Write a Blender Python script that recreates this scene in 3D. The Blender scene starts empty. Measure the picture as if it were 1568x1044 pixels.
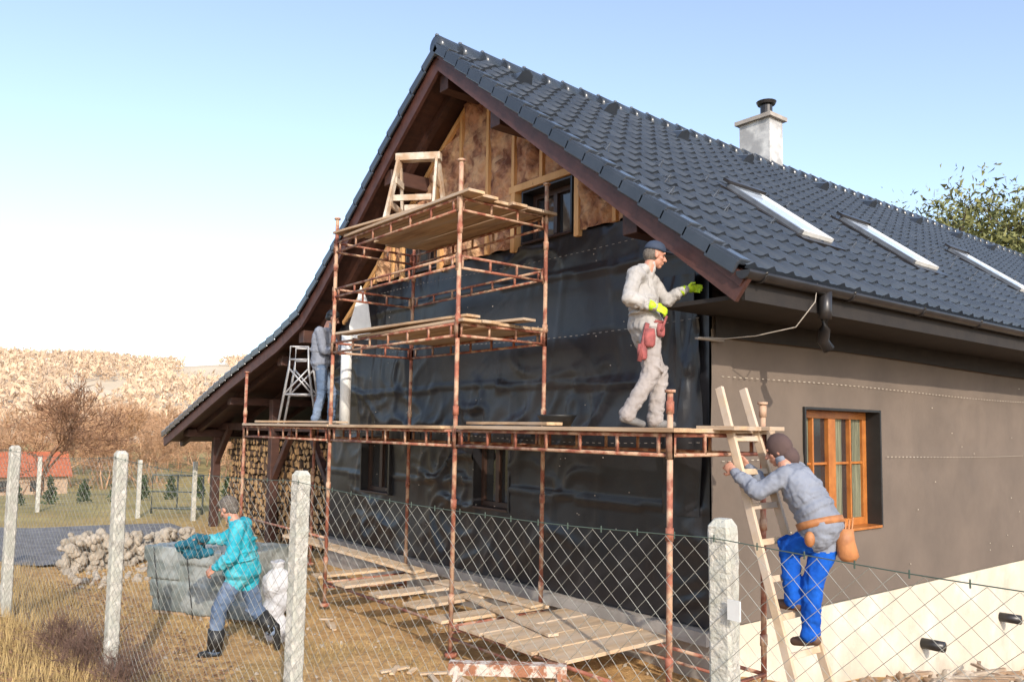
import bpy, math, random
import numpy as np
from mathutils import Vector, Matrix, noise as mn
random.seed(7); rng=np.random.default_rng(7)
V=lambda *a: np.array(a,float)
def nrm(v):
    v=np.array(v,float); l=np.linalg.norm(v); return v/l if l>1e-9 else v
RV=V(.6252,.7805,0); FV=V(-.7805,.6252,0); UP=V(0,0,1)
# ------------------------------------------------------------ materials
def mat(name,c1,c2=None,rough=.8,scale=5,detail=6,bump=.2,bscale=None,metal=0,stretch=(1,1,1),spec=.5,lo=.35,hi=.65,c3=None,s3=1.2,bd=.02,fold=0,fs=7):
    m=bpy.data.materials.new(name); m.use_nodes=True; nt=m.node_tree; N=nt.nodes; L=nt.links
    b=N['Principled BSDF']; b.inputs['Roughness'].default_value=rough; b.inputs['Metallic'].default_value=metal
    b.inputs['Specular IOR Level'].default_value=spec
    if c2 is None: c2=tuple(x*.72 for x in c1)
    tc=N.new('ShaderNodeTexCoord'); mp=N.new('ShaderNodeMapping'); mp.inputs['Scale'].default_value=stretch
    L.new(tc.outputs['Object'],mp.inputs['Vector'])
    no=N.new('ShaderNodeTexNoise'); no.inputs['Scale'].default_value=scale; no.inputs['Detail'].default_value=detail
    no.inputs['Roughness'].default_value=.62
    L.new(mp.outputs[0],no.inputs['Vector'])
    cr=N.new('ShaderNodeValToRGB'); e=cr.color_ramp.elements
    e[0].position=lo; e[0].color=(*c2,1); e[1].position=hi; e[1].color=(*c1,1)
    L.new(no.outputs['Fac'],cr.inputs[0]); col=cr.outputs[0]
    if c3 is not None:
        n3=N.new('ShaderNodeTexNoise'); n3.inputs['Scale'].default_value=s3; n3.inputs['Detail'].default_value=4
        L.new(mp.outputs[0],n3.inputs['Vector'])
        r3=N.new('ShaderNodeValToRGB'); r3.color_ramp.elements[0].position=.45; r3.color_ramp.elements[1].position=.6
        L.new(n3.outputs['Fac'],r3.inputs[0])
        mx=N.new('ShaderNodeMixRGB'); mx.inputs[2].default_value=(*c3,1)
        L.new(r3.outputs[0],mx.inputs[0]); L.new(col,mx.inputs[1]); col=mx.outputs[0]
    L.new(col,b.inputs['Base Color'])
    if bump:
        nb=N.new('ShaderNodeTexNoise'); nb.inputs['Scale'].default_value=bscale or scale*3; nb.inputs['Detail'].default_value=5
        L.new(mp.outputs[0],nb.inputs['Vector'])
        bp=N.new('ShaderNodeBump'); bp.inputs['Strength'].default_value=bump; bp.inputs['Distance'].default_value=bd
        h=nb.outputs['Fac']
        if fold:
            nf=N.new('ShaderNodeTexNoise'); nf.inputs['Scale'].default_value=fs; nf.inputs['Detail'].default_value=1; nf.inputs['Distortion'].default_value=.8
            L.new(mp.outputs[0],nf.inputs['Vector'])
            a1=N.new('ShaderNodeMath'); a1.operation='SUBTRACT'; a1.inputs[1].default_value=.5; L.new(nf.outputs['Fac'],a1.inputs[0])
            a2=N.new('ShaderNodeMath'); a2.operation='ABSOLUTE'; L.new(a1.outputs[0],a2.inputs[0])
            a3=N.new('ShaderNodeMath'); a3.operation='MULTIPLY_ADD'; a3.inputs[1].default_value=fold; L.new(a2.outputs[0],a3.inputs[0]); L.new(h,a3.inputs[2]); h=a3.outputs[0]
        L.new(h,bp.inputs['Height']); L.new(bp.outputs[0],b.inputs['Normal'])
    return m
def cloth(n,c1,c2,**k): return mat(n,c1,c2,**{**dict(rough=.95,scale=3.5,detail=3,bump=.45,bscale=9,bd=.03,fold=2.2,fs=5,spec=.15),**k})
M={}
M['felt']=mat('black_felt',(.019,.019,.023),(.012,.012,.015),rough=.34,scale=1.5,bump=.22,bscale=4,bd=.03,spec=.55)
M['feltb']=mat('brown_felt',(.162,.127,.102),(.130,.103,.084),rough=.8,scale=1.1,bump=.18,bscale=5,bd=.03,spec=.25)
M['plinth']=mat('plinth_render',(.66,.60,.50),(.48,.42,.33),rough=.9,scale=2,bump=.2,bscale=30,c3=(.58,.50,.39),s3=1.2)
M['plinthg']=mat('plinth_edge',(.40,.36,.32),(.28,.25,.22),rough=.9,scale=3)
M['wool']=mat('mineral_wool',(.46,.23,.13),(.15,.055,.032),rough=1,scale=3.5,detail=10,bump=1,bscale=14,bd=.06,c3=(.60,.36,.20),s3=3.2,lo=.40,hi=.58)
M['stud']=mat('pale_timber',(.74,.43,.19),(.54,.30,.12),rough=.7,scale=4,stretch=(1,1,.2))
M['plank']=mat('weathered_plank',(.56,.38,.22),(.28,.17,.10),rough=.85,scale=3,stretch=(.4,3,3),bump=.3,c3=(.44,.34,.25),s3=1)
M['planky']=mat('bright_plank',(.64,.47,.30),(.38,.26,.155),rough=.85,scale=3,stretch=(3,.4,3),bump=.3,c3=(.52,.41,.30),s3=1.3)
M['ladder']=mat('ladder_wood',(.60,.46,.31),(.42,.30,.19),rough=.8,scale=4,bump=.2,c3=(.52,.42,.33),s3=3)
M['paled']=mat('paint_stained_wood',(.58,.52,.44),(.42,.34,.26),rough=.85,scale=7,bump=.3,c3=(.38,.26,.17),s3=4)
M['dwood']=mat('dark_stained_wood',(.075,.030,.020),(.035,.015,.012),rough=.6,scale=6,stretch=(1,.3,1),bump=.3)
M['barge']=mat('barge_board',(.095,.038,.030),(.055,.022,.018),rough=.55,scale=6,bump=.2)
M['tile']=mat('roof_tile',(.046,.055,.070),(.031,.038,.050),rough=.22,scale=1.6,bump=.05,bscale=60)
M['metal_dk']=mat('dark_metal',(.035,.032,.033),(.022,.02,.02),rough=.35,metal=.2,bump=0)
M['eave_shade']=mat('under_eave_shade',(.022,.017,.014),(.014,.011,.010),rough=.8,bump=.1)  # near-black: shadow under the eave put into the colour
M['rust']=mat('rusty_paint',(.36,.125,.075),(.17,.055,.035),rough=.75,scale=9,bump=.35,c3=(.46,.30,.20),s3=7,bscale=40,bd=.006)
M['conc']=mat('old_concrete',(.62,.59,.53),(.31,.295,.255),rough=.95,scale=14,detail=9,bump=.9,bscale=55,c3=(.42,.415,.36),s3=9,bd=.012)
M['wire']=mat('galvanised_wire',(.34,.34,.30),(.19,.18,.15),rough=.5,metal=.4,scale=6,bump=0)
M['wiredk']=mat('green_wire',(.06,.09,.07),rough=.5,bump=0)
M['winwood']=mat('orange_window_wood',(.46,.17,.04),(.32,.105,.025),rough=.35,scale=5,bump=.1)
M['winbrown']=mat('brown_window_wood',(.05,.025,.018),rough=.4,bump=0)
M['glass']=mat('window_glass',(.03,.032,.035),(.015,.015,.018),rough=.06,scale=1.5,bump=.05,spec=1)
M['glassb']=mat('skylight_glass',(.55,.61,.68),(.46,.52,.60),rough=.12,scale=.6,bump=0,spec=1)  # pale blue base colour stands in for reflected sky
M['white']=mat('white_paint',(.72,.72,.70),(.60,.60,.58),rough=.5,bump=.05)
M['whiter']=mat('chimney_render',(.62,.62,.60),(.42,.42,.42),rough=.9,scale=5,c3=(.34,.34,.34),s3=3)
M['curtain']=mat('curtain',(.22,.22,.14),(.10,.10,.065),rough=.9,scale=3,stretch=(6,6,.5))
M['log_end']=mat('log_end',(.56,.34,.15),(.28,.15,.06),rough=.9,scale=6,bump=.4)
M['bark']=mat('bark',(.10,.065,.045),(.05,.032,.022),rough=.95,scale=8,bump=.5)
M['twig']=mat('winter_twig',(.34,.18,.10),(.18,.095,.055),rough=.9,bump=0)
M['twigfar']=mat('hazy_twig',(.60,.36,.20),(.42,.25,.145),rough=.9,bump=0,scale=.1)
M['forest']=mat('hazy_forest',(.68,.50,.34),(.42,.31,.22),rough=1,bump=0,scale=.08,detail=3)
M['twigp']=mat('bush_twig',(.20,.12,.09),(.10,.06,.045),rough=.9,bump=0)
M['leaf']=mat('spring_leaf',(.22,.21,.06),(.08,.10,.035),rough=.7,scale=1,bump=0)
M['thuja']=mat('thuja',(.06,.09,.035),(.03,.045,.02),rough=.9,bump=0)
M['stone']=mat('field_stone',(.46,.39,.31),(.25,.21,.16),rough=.95,scale=6,bump=.5,c3=(.34,.30,.25),s3=1.5)
M['rubble']=mat('earthy_rubble',(.40,.27,.17),(.19,.12,.075),rough=.95,scale=4,bump=.5,c3=(.46,.39,.31),s3=1.5)
M['block']=mat('wrapped_block',(.20,.225,.215),(.11,.13,.125),rough=.4,scale=2.5,bump=.5,bscale=12,bd=.03,c3=(.30,.32,.31),s3=3)
M['rooforange']=mat('clay_roof',(.48,.14,.06),(.36,.095,.04),rough=.9,scale=2)
M['cream']=mat('cream_wall',(.45,.32,.22),rough=.9)
M['alu']=mat('aluminium',(.45,.45,.46),(.3,.3,.31),rough=.4,metal=.4,bump=.1)
M['guard']=mat('guard_metal',(.17,.19,.22),(.10,.11,.13),rough=.4,bump=0)
M['steelg']=mat('gate_steel',(.10,.12,.11),rough=.5,bump=0)
M['road']=mat('gravel_asphalt',(.20,.195,.20),(.12,.115,.115),rough=.95,scale=3,bump=.5,bscale=60)
M['skin']=mat('skin',(.50,.25,.17),(.40,.19,.13),rough=.55,scale=8,bump=.1)
M['hair']=mat('grey_hair',(.18,.155,.13),(.08,.065,.055),rough=.8,scale=60,bump=.6)
M['hood']=cloth('grey_hoodie',(.40,.385,.37),(.33,.315,.305))
M['trs']=cloth('pale_work_trousers',(.35,.315,.30),(.27,.243,.232))
M['neon']=mat('neon_glove',(.55,.78,.03),(.40,.60,.02),rough=.6,bump=.1)
M['redp']=mat('red_pouch',(.36,.09,.085),(.17,.05,.05),rough=.8,scale=14)
M['navy']=mat('navy_cap',(.03,.045,.08),rough=.8)
M['sweat']=cloth('blue_grey_sweatshirt',(.23,.25,.30),(.18,.195,.235))
M['blue']=cloth('blue_work_trousers',(.010,.095,.46),(.006,.06,.32))
M['hoodb']=mat('brown_hood',(.09,.055,.05),rough=.9)
M['shoe']=mat('brown_shoe',(.16,.08,.05),(.07,.04,.028),rough=.7)
M['black']=mat('black_rubber',(.02,.02,.02),rough=.5,bump=.05)
M['leather']=mat('tool_belt_leather',(.45,.19,.07),(.28,.11,.04),rough=.6,scale=8)
M['turq']=cloth('turquoise_jacket',(.03,.36,.45),(.02,.27,.36),rough=.65,scale=9,c3=(.10,.42,.49),s3=7)
M['jean']=cloth('jeans',(.12,.17,.26),(.08,.115,.18),c3=(.18,.23,.32),s3=3)
M['greyshoe']=mat('grey_shoe',(.18,.17,.165),(.09,.085,.08),rough=.8)
M['sack']=mat('white_sack',(.55,.55,.56),(.40,.40,.42),rough=.7,bump=.5,bscale=9,bd=.03,fold=2)
M['bluecloth']=cloth('blue_cloth',(.03,.16,.22),(.012,.07,.11))
M['peel']=mat('peeling_paint_wood',(.56,.48,.41),(.30,.13,.07),rough=.9,scale=10,detail=9,lo=.46,hi=.54,bump=.5)
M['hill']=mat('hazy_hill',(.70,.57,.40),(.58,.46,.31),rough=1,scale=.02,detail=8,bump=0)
M['straw']=mat('dry_grass',(.56,.40,.18),(.28,.20,.08),rough=.9,scale=2,bump=0)
M['leaflit']=mat('leaf_litter',(.30,.17,.09),(.14,.08,.05),rough=.9,scale=8,bump=0)
def ground_mat():
    m=bpy.data.materials.new('ground_soil'); m.use_nodes=True; nt=m.node_tree; N=nt.nodes; L=nt.links
    b=N['Principled BSDF']; b.inputs['Roughness'].default_value=1; b.inputs['Specular IOR Level'].default_value=.1
    tc=N.new('ShaderNodeTexCoord')
    def no(s,d=8):
        n=N.new('ShaderNodeTexNoise'); n.inputs['Scale'].default_value=s; n.inputs['Detail'].default_value=d; n.inputs['Roughness'].default_value=.65
        L.new(tc.outputs['Object'],n.inputs['Vector']); return n.outputs['Fac']
    def ramp(f,p0,c0,p1,c1):
        r=N.new('ShaderNodeValToRGB'); r.color_ramp.elements[0].position=p0; r.color_ramp.elements[0].color=(*c0,1)
        r.color_ramp.elements[1].position=p1; r.color_ramp.elements[1].color=(*c1,1); L.new(f,r.inputs[0]); return r.outputs[0]
    def mix(f,a,c):
        x=N.new('ShaderNodeMixRGB'); L.new(f,x.inputs[0]); L.new(a,x.inputs[1])
        if isinstance(c,tuple): x.inputs[2].default_value=(*c,1)
        else: L.new(c,x.inputs[2])
        return x.outputs[0]
    a=ramp(no(5),.35,(.36,.205,.09),.62,(.66,.42,.19)); g=ramp(no(.6),.35,(.26,.21,.085),.65,(.46,.36,.15))
    sx=N.new('ShaderNodeSeparateXYZ'); L.new(tc.outputs['Object'],sx.inputs[0])
    def mr(i,lo,hi,mx=1):
        r=N.new('ShaderNodeMapRange'); r.inputs[1].default_value=lo; r.inputs[2].default_value=hi; r.inputs[4].default_value=mx; L.new(sx.outputs[i],r.inputs[0]); return r.outputs[0]
    c=mix(mr(0,-12,-19),a,g)
    mm=N.new('ShaderNodeMath'); mm.operation='MULTIPLY'; mm.inputs[1].default_value=.6; L.new(ramp(no(.9,3),.5,(0,0,0),.62,(1,1,1)),mm.inputs[0])
    c=mix(mm.outputs[0],c,(.40,.27,.115))
    r2=ramp(no(7),.35,(.15,.09,.055),.65,(.38,.25,.15))
    m3=N.new('ShaderNodeMath'); m3.operation='MULTIPLY'; L.new(mr(0,0,.8),m3.inputs[0]); L.new(mr(1,-.6,1.0),m3.inputs[1])
    c=mix(m3.outputs[0],c,r2)
    L.new(c,b.inputs['Base Color'])
    bp=N.new('ShaderNodeBump'); bp.inputs['Strength'].default_value=.8; bp.inputs['Distance'].default_value=.06
    L.new(no(14,9),bp.inputs['Height']); L.new(bp.outputs[0],b.inputs['Normal'])
    return m
M['ground']=ground_mat()
# ------------------------------------------------------------ mesh builder
def empty(name,loc=(0,0,0)):
    e=bpy.data.objects.new(name,None); e.location=loc; bpy.context.collection.objects.link(e); return e
class MB:
    def __init__(s): s.v=[]; s.f=[]; s.m=[]; s.n=0
    def add(s,vs,fs,mi=0):
        vs=np.asarray(vs,float); b=s.n; s.v.append(vs); s.n+=len(vs)
        s.f+= [tuple(i+b for i in f) for f in fs]; s.m+=[mi]*len(fs)
    def hexa(s,P,mi=0):
        s.add(P,[(0,3,2,1),(4,5,6,7),(0,1,5,4),(1,2,6,5),(2,3,7,6),(3,0,4,7)],mi)
    def box(s,a,b,mi=0):
        x0,y0,z0=a; x1,y1,z1=b
        s.hexa([(x0,y0,z0),(x1,y0,z0),(x1,y1,z0),(x0,y1,z0),(x0,y0,z1),(x1,y0,z1),(x1,y1,z1),(x0,y1,z1)],mi)
    def beam(s,p,q,w,h,mi=0,up=(0,0,1),w2=None,h2=None):
        p=np.array(p,float);q=np.array(q,float);d=nrm(q-p);up=np.array(up,float)
        if abs(d@up)>.98: up=V(0,1,0)
        a=nrm(np.cross(d,up)); b=np.cross(a,d); w2=w2 or w; h2=h2 or h
        P=[p-a*w/2-b*h/2,p+a*w/2-b*h/2,p+a*w/2+b*h/2,p-a*w/2+b*h/2,q-a*w2/2-b*h2/2,q+a*w2/2-b*h2/2,q+a*w2/2+b*h2/2,q-a*w2/2+b*h2/2]
        s.hexa(P,mi)
    def tube(s,p,q,r0,r1=None,n=8,mi=0,cap=True):
        p=np.array(p,float);q=np.array(q,float);r1=r0 if r1 is None else r1
        d=nrm(q-p); up=V(0,0,1) if abs(d[2])<.9 else V(1,0,0)
        a=nrm(np.cross(d,up)); b=np.cross(d,a); t=np.arange(n)*2*math.pi/n
        c=np.outer(np.cos(t),a)+np.outer(np.sin(t),b)
        vs=np.vstack([p+c*r0,q+c*r1]); fs=[(i,(i+1)%n,n+(i+1)%n,n+i) for i in range(n)]
        if cap: fs+=[tuple(range(n-1,-1,-1)),tuple(range(n,2*n))]
        s.add(vs,fs,mi)
    def path(s,pts,r,n=6,mi=0):
        pts=[np.array(p,float) for p in pts]; rs=r if hasattr(r,'__len__') else [r]*len(pts)
        t=np.arange(n)*2*math.pi/n; V_=[];F_=[]
        for i,p in enumerate(pts):
            d=nrm(pts[min(i+1,len(pts)-1)]-pts[max(i-1,0)]); up=V(0,0,1) if abs(d[2])<.95 else V(1,0,0)
            a=nrm(np.cross(d,up)); b=np.cross(d,a)
            V_.append(p+(np.outer(np.cos(t),a)+np.outer(np.sin(t),b))*rs[i])
            if i:
                o=(i-1)*n; F_+=[(o+j,o+(j+1)%n,o+n+(j+1)%n,o+n+j) for j in range(n)]
        F_+=[tuple(range(n-1,-1,-1)),tuple(range((len(pts)-1)*n,len(pts)*n))]
        s.add(np.vstack(V_),F_,mi)
    def ell(s,c,ax,nu=14,nv=9,mi=0,jit=0):
        ax=np.array(ax,float); vs=[]
        for j in range(1,nv):
            ph=math.pi*j/nv
            for i in range(nu):
                th=2*math.pi*i/nu; vs.append(V(math.sin(ph)*math.cos(th),math.sin(ph)*math.sin(th),math.cos(ph)))
        vs=[V(0,0,1)]+vs+[V(0,0,-1)]; vs=np.array(vs)
        if jit: vs=vs*(1+rng.uniform(-jit,jit,(len(vs),1)))
        vs=vs@ax+np.array(c,float); fs=[]
        for i in range(nu): fs.append((0,1+i,1+(i+1)%nu))
        for j in range(nv-2):
            o=1+j*nu
            for i in range(nu): fs.append((o+i,o+nu+i,o+nu+(i+1)%nu,o+(i+1)%nu))
        o=1+(nv-2)*nu; e=len(vs)-1
        for i in range(nu): fs.append((o+i,e,o+(i+1)%nu))
        s.add(vs,fs,mi)
    def cap(s,p,q,r0,r1,n=12,mi=0):
        s.tube(p,q,r0,r1,n,mi); s.ell(p,np.eye(3)*r0,n,8,mi); s.ell(q,np.eye(3)*r1,n,8,mi)
    def loft(s,st,n=20,mi=0):
        t=np.arange(n)*2*math.pi/n; V_=[];F_=[]
        for i,(c,a,b) in enumerate(st):
            V_.append(np.array(c)+np.outer(np.cos(t),a)+np.outer(np.sin(t),b))
            if i:
                o=(i-1)*n; F_+=[(o+j,o+(j+1)%n,o+n+(j+1)%n,o+n+j) for j in range(n)]
        F_+=[tuple(range(n-1,-1,-1)),tuple(range((len(st)-1)*n,len(st)*n))]
        s.add(np.vstack(V_),F_,mi)
    def obj(s,name,mats,parent=None,smooth=False,bevel=0):
        me=bpy.data.meshes.new(name); vs=np.vstack(s.v)
        me.from_pydata(vs.tolist(),[],s.f)
        for m in (mats if isinstance(mats,(list,tuple)) else [mats]): me.materials.append(M[m] if isinstance(m,str) else m)
        me.polygons.foreach_set('material_index',s.m)
        if smooth: me.polygons.foreach_set('use_smooth',[True]*len(s.f))
        me.update(); o=bpy.data.objects.new(name,me); bpy.context.collection.objects.link(o)
        if parent: o.parent=parent
        if bevel:
            b=o.modifiers.new('b','BEVEL'); b.width=bevel; b.segments=2; b.limit_method='ANGLE'
        return o
def sstep(a,b,x):
    t=np.clip((x-a)/(b-a),0,1); return t*t*(3-2*t)
# ------------------------------------------------------------ ground
def hgt(x,y):
    h=.85*sstep(-3.9,-8.5,y)*sstep(-9,-3,x)+.22*sstep(-3.9,-5.5,y)
    h-=(.42*sstep(.2,2.0,y)+.78*sstep(2.0,8.0,y))*sstep(-1.5,-.1,x)
    h+= -.07*np.clip(-x-22,0,85)
    return h
xs=np.concatenate([[-3000,-1200,-500,-250,-160],np.arange(-120,-24,6),np.arange(-24,-12,1),np.arange(-12,7,.25),[8,10,14,20,40,100,400,1500,3000]])
ys=np.concatenate([[-3000,-1000,-300,-100,-50,-30,-20,-15,-12,-10],np.arange(-9,10,.25),[11,13,17,22,30,45,70,120,300,1000,3000]])
gb=MB(); X,Y=np.meshgrid(xs,ys); Z=hgt(X,Y)
for i in range(X.shape[0]):
    for j in range(X.shape[1]):
        if -12<X[i,j]<7 and -9<Y[i,j]<10: Z[i,j]+=.035*mn.noise(Vector((X[i,j]*1.3,Y[i,j]*1.3,0)))+.02*mn.noise(Vector((X[i,j]*4,Y[i,j]*4,3)))
nx=len(xs); gb.add(np.stack([X.ravel(),Y.ravel(),Z.ravel()],1),[(r*nx+c,r*nx+c+1,(r+1)*nx+c+1,(r+1)*nx+c) for r in range(len(ys)-1) for c in range(nx-1)])
gb.obj('ground','ground',smooth=True)
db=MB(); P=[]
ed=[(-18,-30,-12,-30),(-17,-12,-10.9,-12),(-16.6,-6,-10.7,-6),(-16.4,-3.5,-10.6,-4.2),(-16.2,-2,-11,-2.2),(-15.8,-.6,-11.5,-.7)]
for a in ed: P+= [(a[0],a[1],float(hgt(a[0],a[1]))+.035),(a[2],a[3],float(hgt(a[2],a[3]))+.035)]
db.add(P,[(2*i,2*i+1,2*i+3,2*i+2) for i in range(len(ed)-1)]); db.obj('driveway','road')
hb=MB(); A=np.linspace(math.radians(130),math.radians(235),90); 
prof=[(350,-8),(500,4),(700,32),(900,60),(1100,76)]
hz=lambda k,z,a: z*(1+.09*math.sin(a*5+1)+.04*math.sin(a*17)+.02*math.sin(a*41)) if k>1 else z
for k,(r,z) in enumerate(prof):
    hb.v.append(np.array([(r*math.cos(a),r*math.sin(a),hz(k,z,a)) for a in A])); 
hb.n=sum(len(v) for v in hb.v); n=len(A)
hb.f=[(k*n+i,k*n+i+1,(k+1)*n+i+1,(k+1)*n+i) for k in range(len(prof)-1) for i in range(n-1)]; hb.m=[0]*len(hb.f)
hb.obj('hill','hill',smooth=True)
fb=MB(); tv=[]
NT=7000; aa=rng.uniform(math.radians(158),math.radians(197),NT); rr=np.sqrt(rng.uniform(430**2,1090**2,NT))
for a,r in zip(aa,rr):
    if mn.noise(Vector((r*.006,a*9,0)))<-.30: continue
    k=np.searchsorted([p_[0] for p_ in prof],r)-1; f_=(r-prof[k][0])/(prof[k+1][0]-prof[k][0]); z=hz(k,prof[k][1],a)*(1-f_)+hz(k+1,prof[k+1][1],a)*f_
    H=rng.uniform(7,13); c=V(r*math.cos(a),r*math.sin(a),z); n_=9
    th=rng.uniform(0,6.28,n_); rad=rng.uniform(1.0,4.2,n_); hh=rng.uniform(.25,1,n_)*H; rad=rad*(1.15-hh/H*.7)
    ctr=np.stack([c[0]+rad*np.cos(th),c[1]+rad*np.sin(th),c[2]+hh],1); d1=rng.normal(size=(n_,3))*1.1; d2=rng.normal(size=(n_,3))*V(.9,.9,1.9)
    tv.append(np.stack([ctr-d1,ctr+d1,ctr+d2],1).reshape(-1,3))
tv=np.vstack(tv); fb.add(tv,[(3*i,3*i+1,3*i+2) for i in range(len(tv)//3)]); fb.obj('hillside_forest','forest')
# ------------------------------------------------------------ house
house=empty('timber_house')
XL=-8.57; XR=-3.96; ZR=7.68; YF=-.77; YB=24
LP=[(-3.96,7.68),(-5.2,6.76),(-6.7,5.54),(-7.5,4.93),(-8.2,4.45),(-9.2,4.09),(-11.7,3.43),(-16,2.18)]
RP=[(-3.96,7.68),(.92,3.89)]
px_=[p[0] for p in LP[::-1]]+[.92]; pz_=[p[1] for p in LP[::-1]]+[3.89]
ztop=lambda x: float(np.interp(x,px_,pz_))
zund=lambda x: ztop(x)-.24
def grid(us,vs,pos,holes=(),disp=None,top=None,mi=0):
    mb=MB(); pts=[]; 
    for v in vs:
        for u in us:
            vv=v if top is None else min(v,top(u)); d=disp(u,vv) if disp else 0
            pts.append(pos(u,vv,d))
    fs=[];n=len(us)
    for j in range(len(vs)-1):
        for i in range(n-1):
            uc=(us[i]+us[i+1])/2; vc=(vs[j]+vs[j+1])/2
            if any(h[0]<uc<h[1] and h[2]<vc<h[3] for h in holes): continue
            if top is not None and vs[j]>=max(top(us[i]),top(us[i+1])): continue
            fs.append((j*n+i,j*n+i+1,(j+1)*n+i+1,(j+1)*n+i))
    mb.add(pts,fs,mi); return mb
def rngs(a,b,st,ex=()):
    r=list(np.arange(a,b,st))+[b]
    r=[q for q in r if all(abs(q-e)>st*.45 for e in ex)]+list(ex); return sorted(r)
def crease(u,v,seed=0):
    p=Vector((u*.7+seed,v*1.1,seed)); d=.05*mn.noise(p)
    m_=max(0,mn.noise(Vector((u*.55,v*.6,seed+31)))+.18)*2.6
    q=mn.noise(Vector((u*.9+v*.5,v*1.3-u*.3,seed+5))); d+=.036*m_*max(0,1-abs(q)*7)**1.5
    q=mn.noise(Vector((u*2.4-v*1.2,v*1.7+u*.9,seed+9))); d+=.020*m_*max(0,1-abs(q)*6)
    q=mn.noise(Vector((u*1.9,v*.4,seed+19))); d+=.014*max(0,1-abs(q)*8)
    return d
gh=[(-7.2,-6.3,1.4,2.3),(-3.98,-3.22,1.4,2.28)]
us=rngs(XL,0,.045,[-7.2,-6.3,-3.98,-3.22]); vs=rngs(.5,4.87,.045,[1.4,2.3,2.28])
g=grid(us,vs,lambda u,v,d:(u,-.02-d*min(1,max(0,-u/.15)),v),gh,lambda u,v:crease(u,v,1)+(.025*((3.05-v+.03*math.sin(u*1.1))%1.35<.05)),zund)
g.obj('gable_felt','felt',house,True)
sh=[(1.66,3.34,1.33,2.73)]
us=rngs(0,24,.07,[1.66,3.34]); vs=rngs(.5,4.2,.07,[1.33,2.73])
g=grid(us,vs,lambda u,v,d:(.02+d*.3*min(1,u/.15),u,v),sh,lambda u,v:crease(u,v,4)+.03*(abs(v-3.04)<.06)+.03*(abs(v-2.14)<.06))
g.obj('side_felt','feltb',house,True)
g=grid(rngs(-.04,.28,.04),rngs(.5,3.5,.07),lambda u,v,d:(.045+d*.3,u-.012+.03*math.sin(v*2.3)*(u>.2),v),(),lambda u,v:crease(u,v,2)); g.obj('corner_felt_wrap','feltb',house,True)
g=grid(rngs(-.02,23.8,.1),rngs(3.42,3.66,.05),lambda u,v,d:(.075+d*.3,u,v+.02*math.sin(u*.6)*(v<3.5)),(),lambda u,v:crease(u,v,12)); g.obj('eave_shade_band','eave_shade',house,True)  # dark strip added as the eave's shadow on the upper wall
for (u0,u1,v0,v1,sd) in [(-.55,-.07,1.6,4.1,21),(-3.3,-2.75,2.35,2.5,22),(-6.3,-5.4,2.28,2.42,23)]:
    g=grid(rngs(u0,u1,.04),rngs(v0,v1,.05),lambda u,v,d:(u+.03*math.sin(v*3),-.08-d*1.5-.02*math.sin(u*14),v),(),lambda u,v:crease(u*2,v*.6,sd)); g.obj('loose_felt_flap','felt',house,True)
woolholes=[(-3.14,-1.94,4.87,5.62),(-6.0,-4.95,4.87,5.62)]
us=rngs(-8.3,.0,.04,[-3.14,-1.94,-6.0,-4.95]); vs=rngs(4.87,7.7,.04,[5.62])
studs=[-6.95,-6.34,-5.7,-5.06,-4.44,-3.78,-3.2,-2.62,-1.97,-1.31,-.7]
def wd(u,v):
    dd=min(abs(u-s) for s in studs); b=min(1,dd/.12)
    return (.05+.09*mn.noise(Vector((u*3,v*3,2)))+.06*mn.noise(Vector((u*8,v*7,4)))+.05*abs(mn.noise(Vector((u*5,v*14,8))))+.03*mn.noise(Vector((u*20,v*18,8))))*b
g=grid(us,vs,lambda u,v,d:(u,-.0-d,v),woolholes,wd,zund); g.obj('insulation','wool',house,True)
wb=MB()
for s_ in studs:
    z0=4.87
    if any(h[0]<s_<h[1] for h in woolholes): z0=5.62
    if zund(s_)-z0>.15: wb.box((s_-.028,-.065,z0),(s_+.028,.03,zund(s_)-.02))
for h in woolholes:
    wb.box((h[0]-.06,-.09,4.8),(h[0]+.02,.05,5.6)); wb.box((h[1]-.02,-.09,4.8),(h[1]+.06,.05,5.6)); wb.box((h[0]-.1,-.094,5.6),(h[1]+.1,.05,5.69))
for p0,p1 in ((-8,-7.5),(-7.5,-6.7),(-6.7,-5.2),(-5.2,-4.05),(-3.87,.0)): wb.beam((p0,-.05,zund(p0)-.05),(p1,-.05,zund(p1)-.05),.06,.07)
wb.obj('stud_frame','stud',house)
def window(name,axis,u0,u1,z0,z1,depth,framem,fw=.08,mull=(),glassm='glass',recess=.1):
    mb=MB()
    def bx(ua,ub,za,zb,d0,d1,mi):
        if axis=='g': mb.box((ua,d0,za),(ub,d1,zb),mi)
        else: mb.box((-d1,ua,za),(-d0,ub,zb),mi)
    r=recess
    bx(u0,u0+fw,z0,z1,r,r+.06,0); bx(u1-fw,u1,z0,z1,r,r+.06,0); bx(u0+fw,u1-fw,z1-fw,z1,r,r+.06,0); bx(u0+fw,u1-fw,z0,z0+fw,r,r+.06,0)
    for k in mull:
        if k[0]=='v': bx(k[1]-k[2]/2,k[1]+k[2]/2,z0+fw,z1-fw,r-.015,r+.05,0)
        else: bx(u0+fw,u1-fw,k[1]-k[2]/2,k[1]+k[2]/2,r+.01,r+.045,0)
    bx(u0+fw,u1-fw,z0+fw,z1-fw,r+.04,r+.055,1)
    t=.03
    bx(u0-t,u0,z0-t,z1+t,-.06,r+.1,2); bx(u1,u1+t,z0-t,z1+t,-.06,r+.1,2); bx(u0,u1,z1,z1+t,-.06,r+.1,2); bx(u0,u1,z0-t,z0,-.065,r+.1,3)
    mb.obj(name,[framem,glassm,'felt' if axis=='g' else 'black',framem],house,bevel=.004)
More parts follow.
